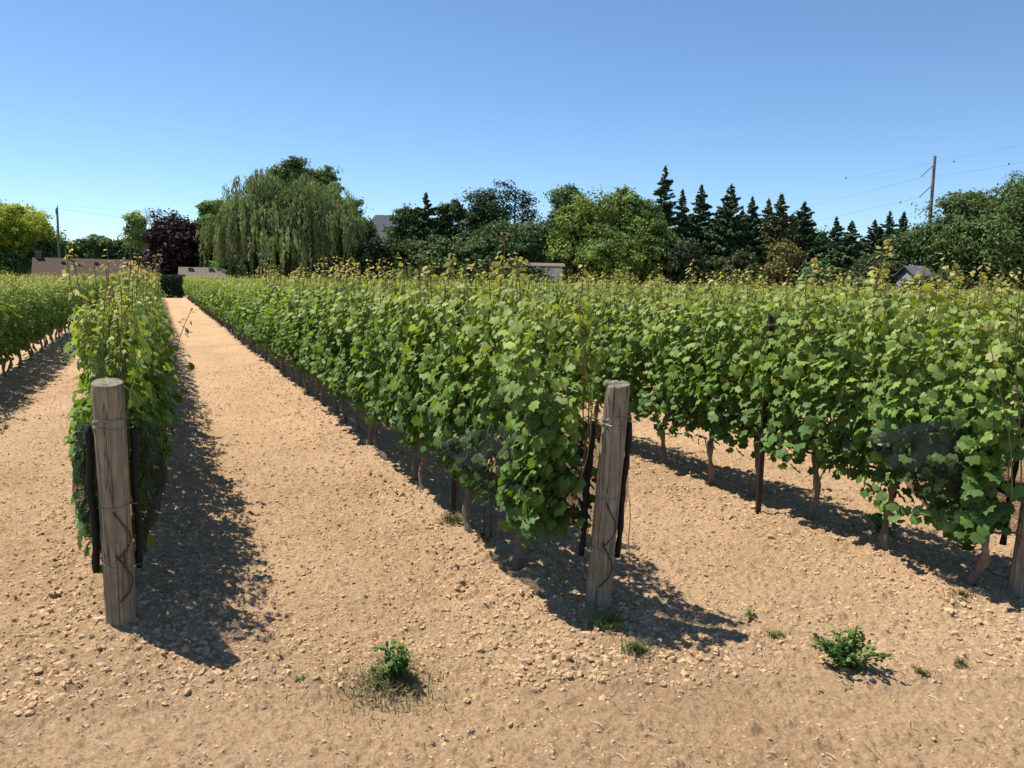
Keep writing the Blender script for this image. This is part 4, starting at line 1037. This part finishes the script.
# ------------------------------------------------------------------ buildings
def face_cam(px): 
    return math.atan2(CM[1][2], CM[0][2]) - math.pi / 2       # local +y looks away from the camera
def gable_house(name, pxl, pxr, D, yr, ye, roofm, wallc, label, cat, rot=0., dp=8., hip=0., zb=None, chimney=None, windows=(), door=None, vents=(), gutter=False, base_drop=2.4, wall_boards=False):
    pm = (pxl + pxr) / 2; x, y = at(pm, D); w = (pxr - pxl) * D / F_PX; zr, ze = zat(pm, yr, D), zat(pm, ye, D)
    zb = zb if zb is not None else float(gh(np.array([x]), np.array([y]), False)[0])
    r = empty(name, (x, y, zb), face_cam(pm) + rot); zr -= zb; ze -= zb; hw, hd = w / 2, dp / 2
    # walls with gable ends
    V = [[-hw + .3, -hd + .3, -.5], [hw - .3, -hd + .3, -.5], [hw - .3, hd - .3, -.5], [-hw + .3, hd - .3, -.5],
         [-hw + .3, -hd + .3, ze - .05], [hw - .3, -hd + .3, ze - .05], [hw - .3, hd - .3, ze - .05], [-hw + .3, hd - .3, ze - .05],
         [-hw + .3 + hip, 0, zr - .12], [hw - .3 - hip, 0, zr - .12]]
    mb = MB().add(V, [np.array([[0, 1, 5, 4], [2, 3, 7, 6], [4, 5, 9, 8], [6, 7, 8, 9]]), np.array([[1, 2, 6], [1, 6, 5], [3, 0, 4], [3, 4, 7], [5, 6, 9], [7, 4, 8]])], wallc)
    if wall_boards:
        for q in range(int(ze / .22)):
            Vb, Fb = box(-hw + .29, hw - .29, -hd + .27, -hd + .295, q * .22, q * .22 + .19); mb.add(Vb, Fb, np.array(wallc) * (1 if q % 2 else .93))
    mb.build('walls', M_PAINT, r)
    th = .12; mb = MB()
    for s in (-1, 1):
        A = [[-hw, s * hd, ze], [hw, s * hd, ze], [hw - hip, 0, zr], [-hw + hip, 0, zr]]
        A += [[p[0], p[1], p[2] - th] for p in A]
        mb.add(A, np.array([[0, 1, 2, 3], [7, 6, 5, 4], [0, 4, 5, 1], [1, 5, 6, 2], [3, 7, 4, 0]]) if s < 0 else np.array([[3, 2, 1, 0], [4, 5, 6, 7], [1, 5, 4, 0], [2, 6, 5, 1], [0, 4, 7, 3]]))
    if hip:
        for s in (-1, 1): mb.add([[s * hw, -hd, ze], [s * hw, hd, ze], [s * (hw - hip), 0, zr]], np.array([[0, 1, 2]]))
    roof = mb.build('roof', roofm, r)
    if gutter:
        Vb, Fb = box(-hw, hw, -hd - .12, -hd - .005, ze - .16, ze - .02); MB().add(Vb, Fb, (.55, .5, .46)).build('gutter', M_PAINT, r)
    for vx in vents:
        yy = -hd * .28; zz = ze + (zr - ze) * .72
        Vb, Fb = box(vx - .22, vx + .22, yy - .25, yy + .2, zz - .1, zz + .22); MB().add(Vb, Fb, (.10, .08, .075)).build('roof_vent', M_PAINT, roof)
    if chimney is not None:
        Vb, Fb = box(chimney - .35, chimney + .35, -.35, .35, zr - .8, zr + .7); c = MB().add(Vb, Fb, (.22, .14, .11))
        Vb, Fb = box(chimney - .42, chimney + .42, -.42, .42, zr + .70, zr + .8); c.add(Vb, Fb, (.3, .26, .24)); c.build('chimney', M_PAINT, roof)
    for wx_, wz, ww, wh in windows:
        Vb, Fb = box(wx_ - ww / 2 - .07, wx_ + ww / 2 + .07, -hd + .22, -hd + .27, wz - .07, wz + wh + .07); f = MB().add(Vb, Fb, (.75, .75, .73)).build('window', M_PAINT, r)
        Vb, Fb = box(wx_ - ww / 2, wx_ + ww / 2, -hd + .195, -hd + .217, wz, wz + wh); MB().add(Vb, Fb).build('pane', M_GLASS, f)
    return tag(r, label, cat, 'houses and sheds behind the vineyard')
gable_house('bungalow', 42, 146, 108, 259, 277, M_BROWN, (.45, .36, .30), 'long low bungalow with a brown shingle roof at the left', 'house', dp=9, rot=RAD(27), hip=.0, chimney=-6.2,
            windows=((-4, .4, 1.4, 1.), (0, .4, 2., 1.), (4, .4, 1.4, 1.)), vents=(-3.4, 0.4, 3.9, 6.), gutter=True)
gable_house('garden_shed', 181, 225, 78, 267.5, 277.5, M_TANROOF, (.5, .45, .4), 'small shed with a taupe shingle roof at the end of the lane', 'shed', dp=4, rot=RAD(20), vents=(-1, .8), windows=((-1, .3, .7, .6),))
gable_house('grey_roofed_house', 358, 440, 112, 216.5, 246, M_SLATE, (.4, .38, .36), 'tall house with a dark grey roof showing right of the willow', 'house', dp=9, hip=2.4, chimney=None, windows=((-2, 3.2, 1.2, 1.4), (2, 3.2, 1.2, 1.4)))
gable_house('white_sided_building', 505, 563, 77.5, 263, 266.5, M_TANROOF, (.72, .71, .70), 'low building with white board siding showing under the trees', 'building', dp=5, windows=((-.9, 1.0, 1.2, 1.2),), wall_boards=True)
decid(519, 74.5, 32, 260, 'dark green bush hiding the left part of the white sided building', (.026, .046, .02), 497, z0=-.3, ncl=9)
decid(538, 75, 15, 265, 'small dark bush before the middle of the white sided building', (.026, .046, .02), 498, z0=-.3, ncl=5)
decid(921, 80, 18, 270, 'small dark green bush before the small grey house', (.026, .046, .02), 500, z0=-.3, ncl=7)
gable_house('grey_house', 901, 926, 83, 266, 277, M_SLATE, (.33, .34, .37), 'small grey house peeking out left of the right utility pole tree', 'house', dp=5, windows=((0, .9, .9, 1.),))

# ------------------------------------------------------------------ utility poles and lines
def upole(px, D, ytop, label, arm=True, rad=.15, ins=()):
    x, y = at_px(px, ytop, D); h = zat(px, ytop, D); r = empty('utility_pole', (x, y, 0), face_cam(px))
    V, Fs = tube([[0, 0, -1.5], [0, 0, h * .5], [0, 0, h]], [rad * 1.15, rad, rad * .75], 10); MB().add(V, Fs, (.24, .20, .18)).build('shaft', M_BARK, r)
    if arm:
        Vb, Fb = box(-.12, .12, -.2, -.13, h - .9, h - .2); MB().add(Vb, Fb, (.2, .18, .17)).build('bracket', M_BARK, r)
        V, Fs = tube([[.05, 0, h], [.12, 0, h + .35]], [.05, .035], 8); MB().add(V, Fs, (.35, .3, .28)).build('insulator', M_PAINT, r)
    for (z, dx, dz) in ins:
        t = np.linspace(0, 1, 22); P = np.stack([-.1 - dx * t, 0 * t, z - dz * t], -1)
        V, Fs = tube(P, .035 + .035 * (np.arange(22) % 2), 8); MB().add(V, Fs, (.22, .21, .22)).build('insulator', M_PAINT, r)
    return tag(r, label, 'utility pole', 'wooden utility poles behind the trees'), (x, y, h)
_, PL = upole(57, 106, 208, 'wooden utility pole rising behind the brown-roofed bungalow', rad=.16)
DR = 84.
pr, PR = upole(935, DR, 157, 'tall bare wooden utility pole rising right of the spruces', arm=False, rad=.19,
               ins=((zat(932, 166, DR), 1.15, 1.15), (zat(931, 186, DR), 1.15, 1.15), (zat(930, 204, DR), 1.15, 1.15)))
def wpt(px, py, D):
    w = CM @ np.array([(px - W_PX / 2) / F_PX * D, -(py - H_PX / 2) / F_PX * D, D]); return np.array([w[0], w[1], w[2] + CAM_H])
def span(a, b, sag, rad, label):
    t = np.linspace(0, 1, 30)[:, None]; P = a + (b - a) * t; P[:, 2] -= (sag * 4 * t * (1 - t))[:, 0]
    V, Fs = tube(P, rad, 5); return tag(MB().add(V, Fs, (.06, .06, .07)).build('power_line', M_RUBBER), label, 'power line', 'overhead lines strung between utility poles')
e = [wpt(920, 177.5, DR), wpt(918.5, 197.5, DR), wpt(917, 215.5, DR)]
span(e[0], wpt(560, 262, 190), .8, .009, 'upper overhead line running left from the right utility pole')
span(e[1], wpt(560, 268, 190), .8, .009, 'middle overhead line running left from the right utility pole')
span(e[2], wpt(560, 274, 190), .8, .009, 'lower overhead line running left from the right utility pole')
span(e[0], wpt(1180, 122, 45), .5, .006, 'upper overhead line running right from the right utility pole')
span(e[1], wpt(1180, 150, 45), .5, .006, 'middle overhead line running right from the right utility pole')
A_, B_ = wpt(700, 203, 120), wpt(1200, 108, 50); up = span(A_, B_, .4, .005, 'highest faint overhead line crossing above the right utility pole')
def marker(px, py, D, lab):
    V, F = ico2(); p = wpt(px, py, D); V = V * .075 * [1, 1, 1.3]
    o = MB().add(V, F, (.10, .10, .11)).build('line_marker', M_PAINT); o.location = p; tag(o, lab, 'line marker', 'small dark markers on the overhead lines')
marker(846, 178, 84, 'small dark marker in the sky, leftmost of three')
marker(954, 161.5, 78, 'small dark marker just right of the pole top')
marker(1009, 164, 68, 'small dark marker nearest the right edge')
span(np.array([PL[0], PL[1], PL[2] - .1]), wpt(200, 224, 108), .25, .011, 'lower overhead line from the left utility pole toward the willow')
span(np.array([PL[0], PL[1], PL[2] + .3]), wpt(200, 212, 108), .2, .006, 'upper overhead line from the left utility pole toward the willow')
span(np.array([PL[0], PL[1], PL[2] - .1]), wpt(-120, 204, 104), .25, .006, 'overhead line from the left utility pole to the left edge')
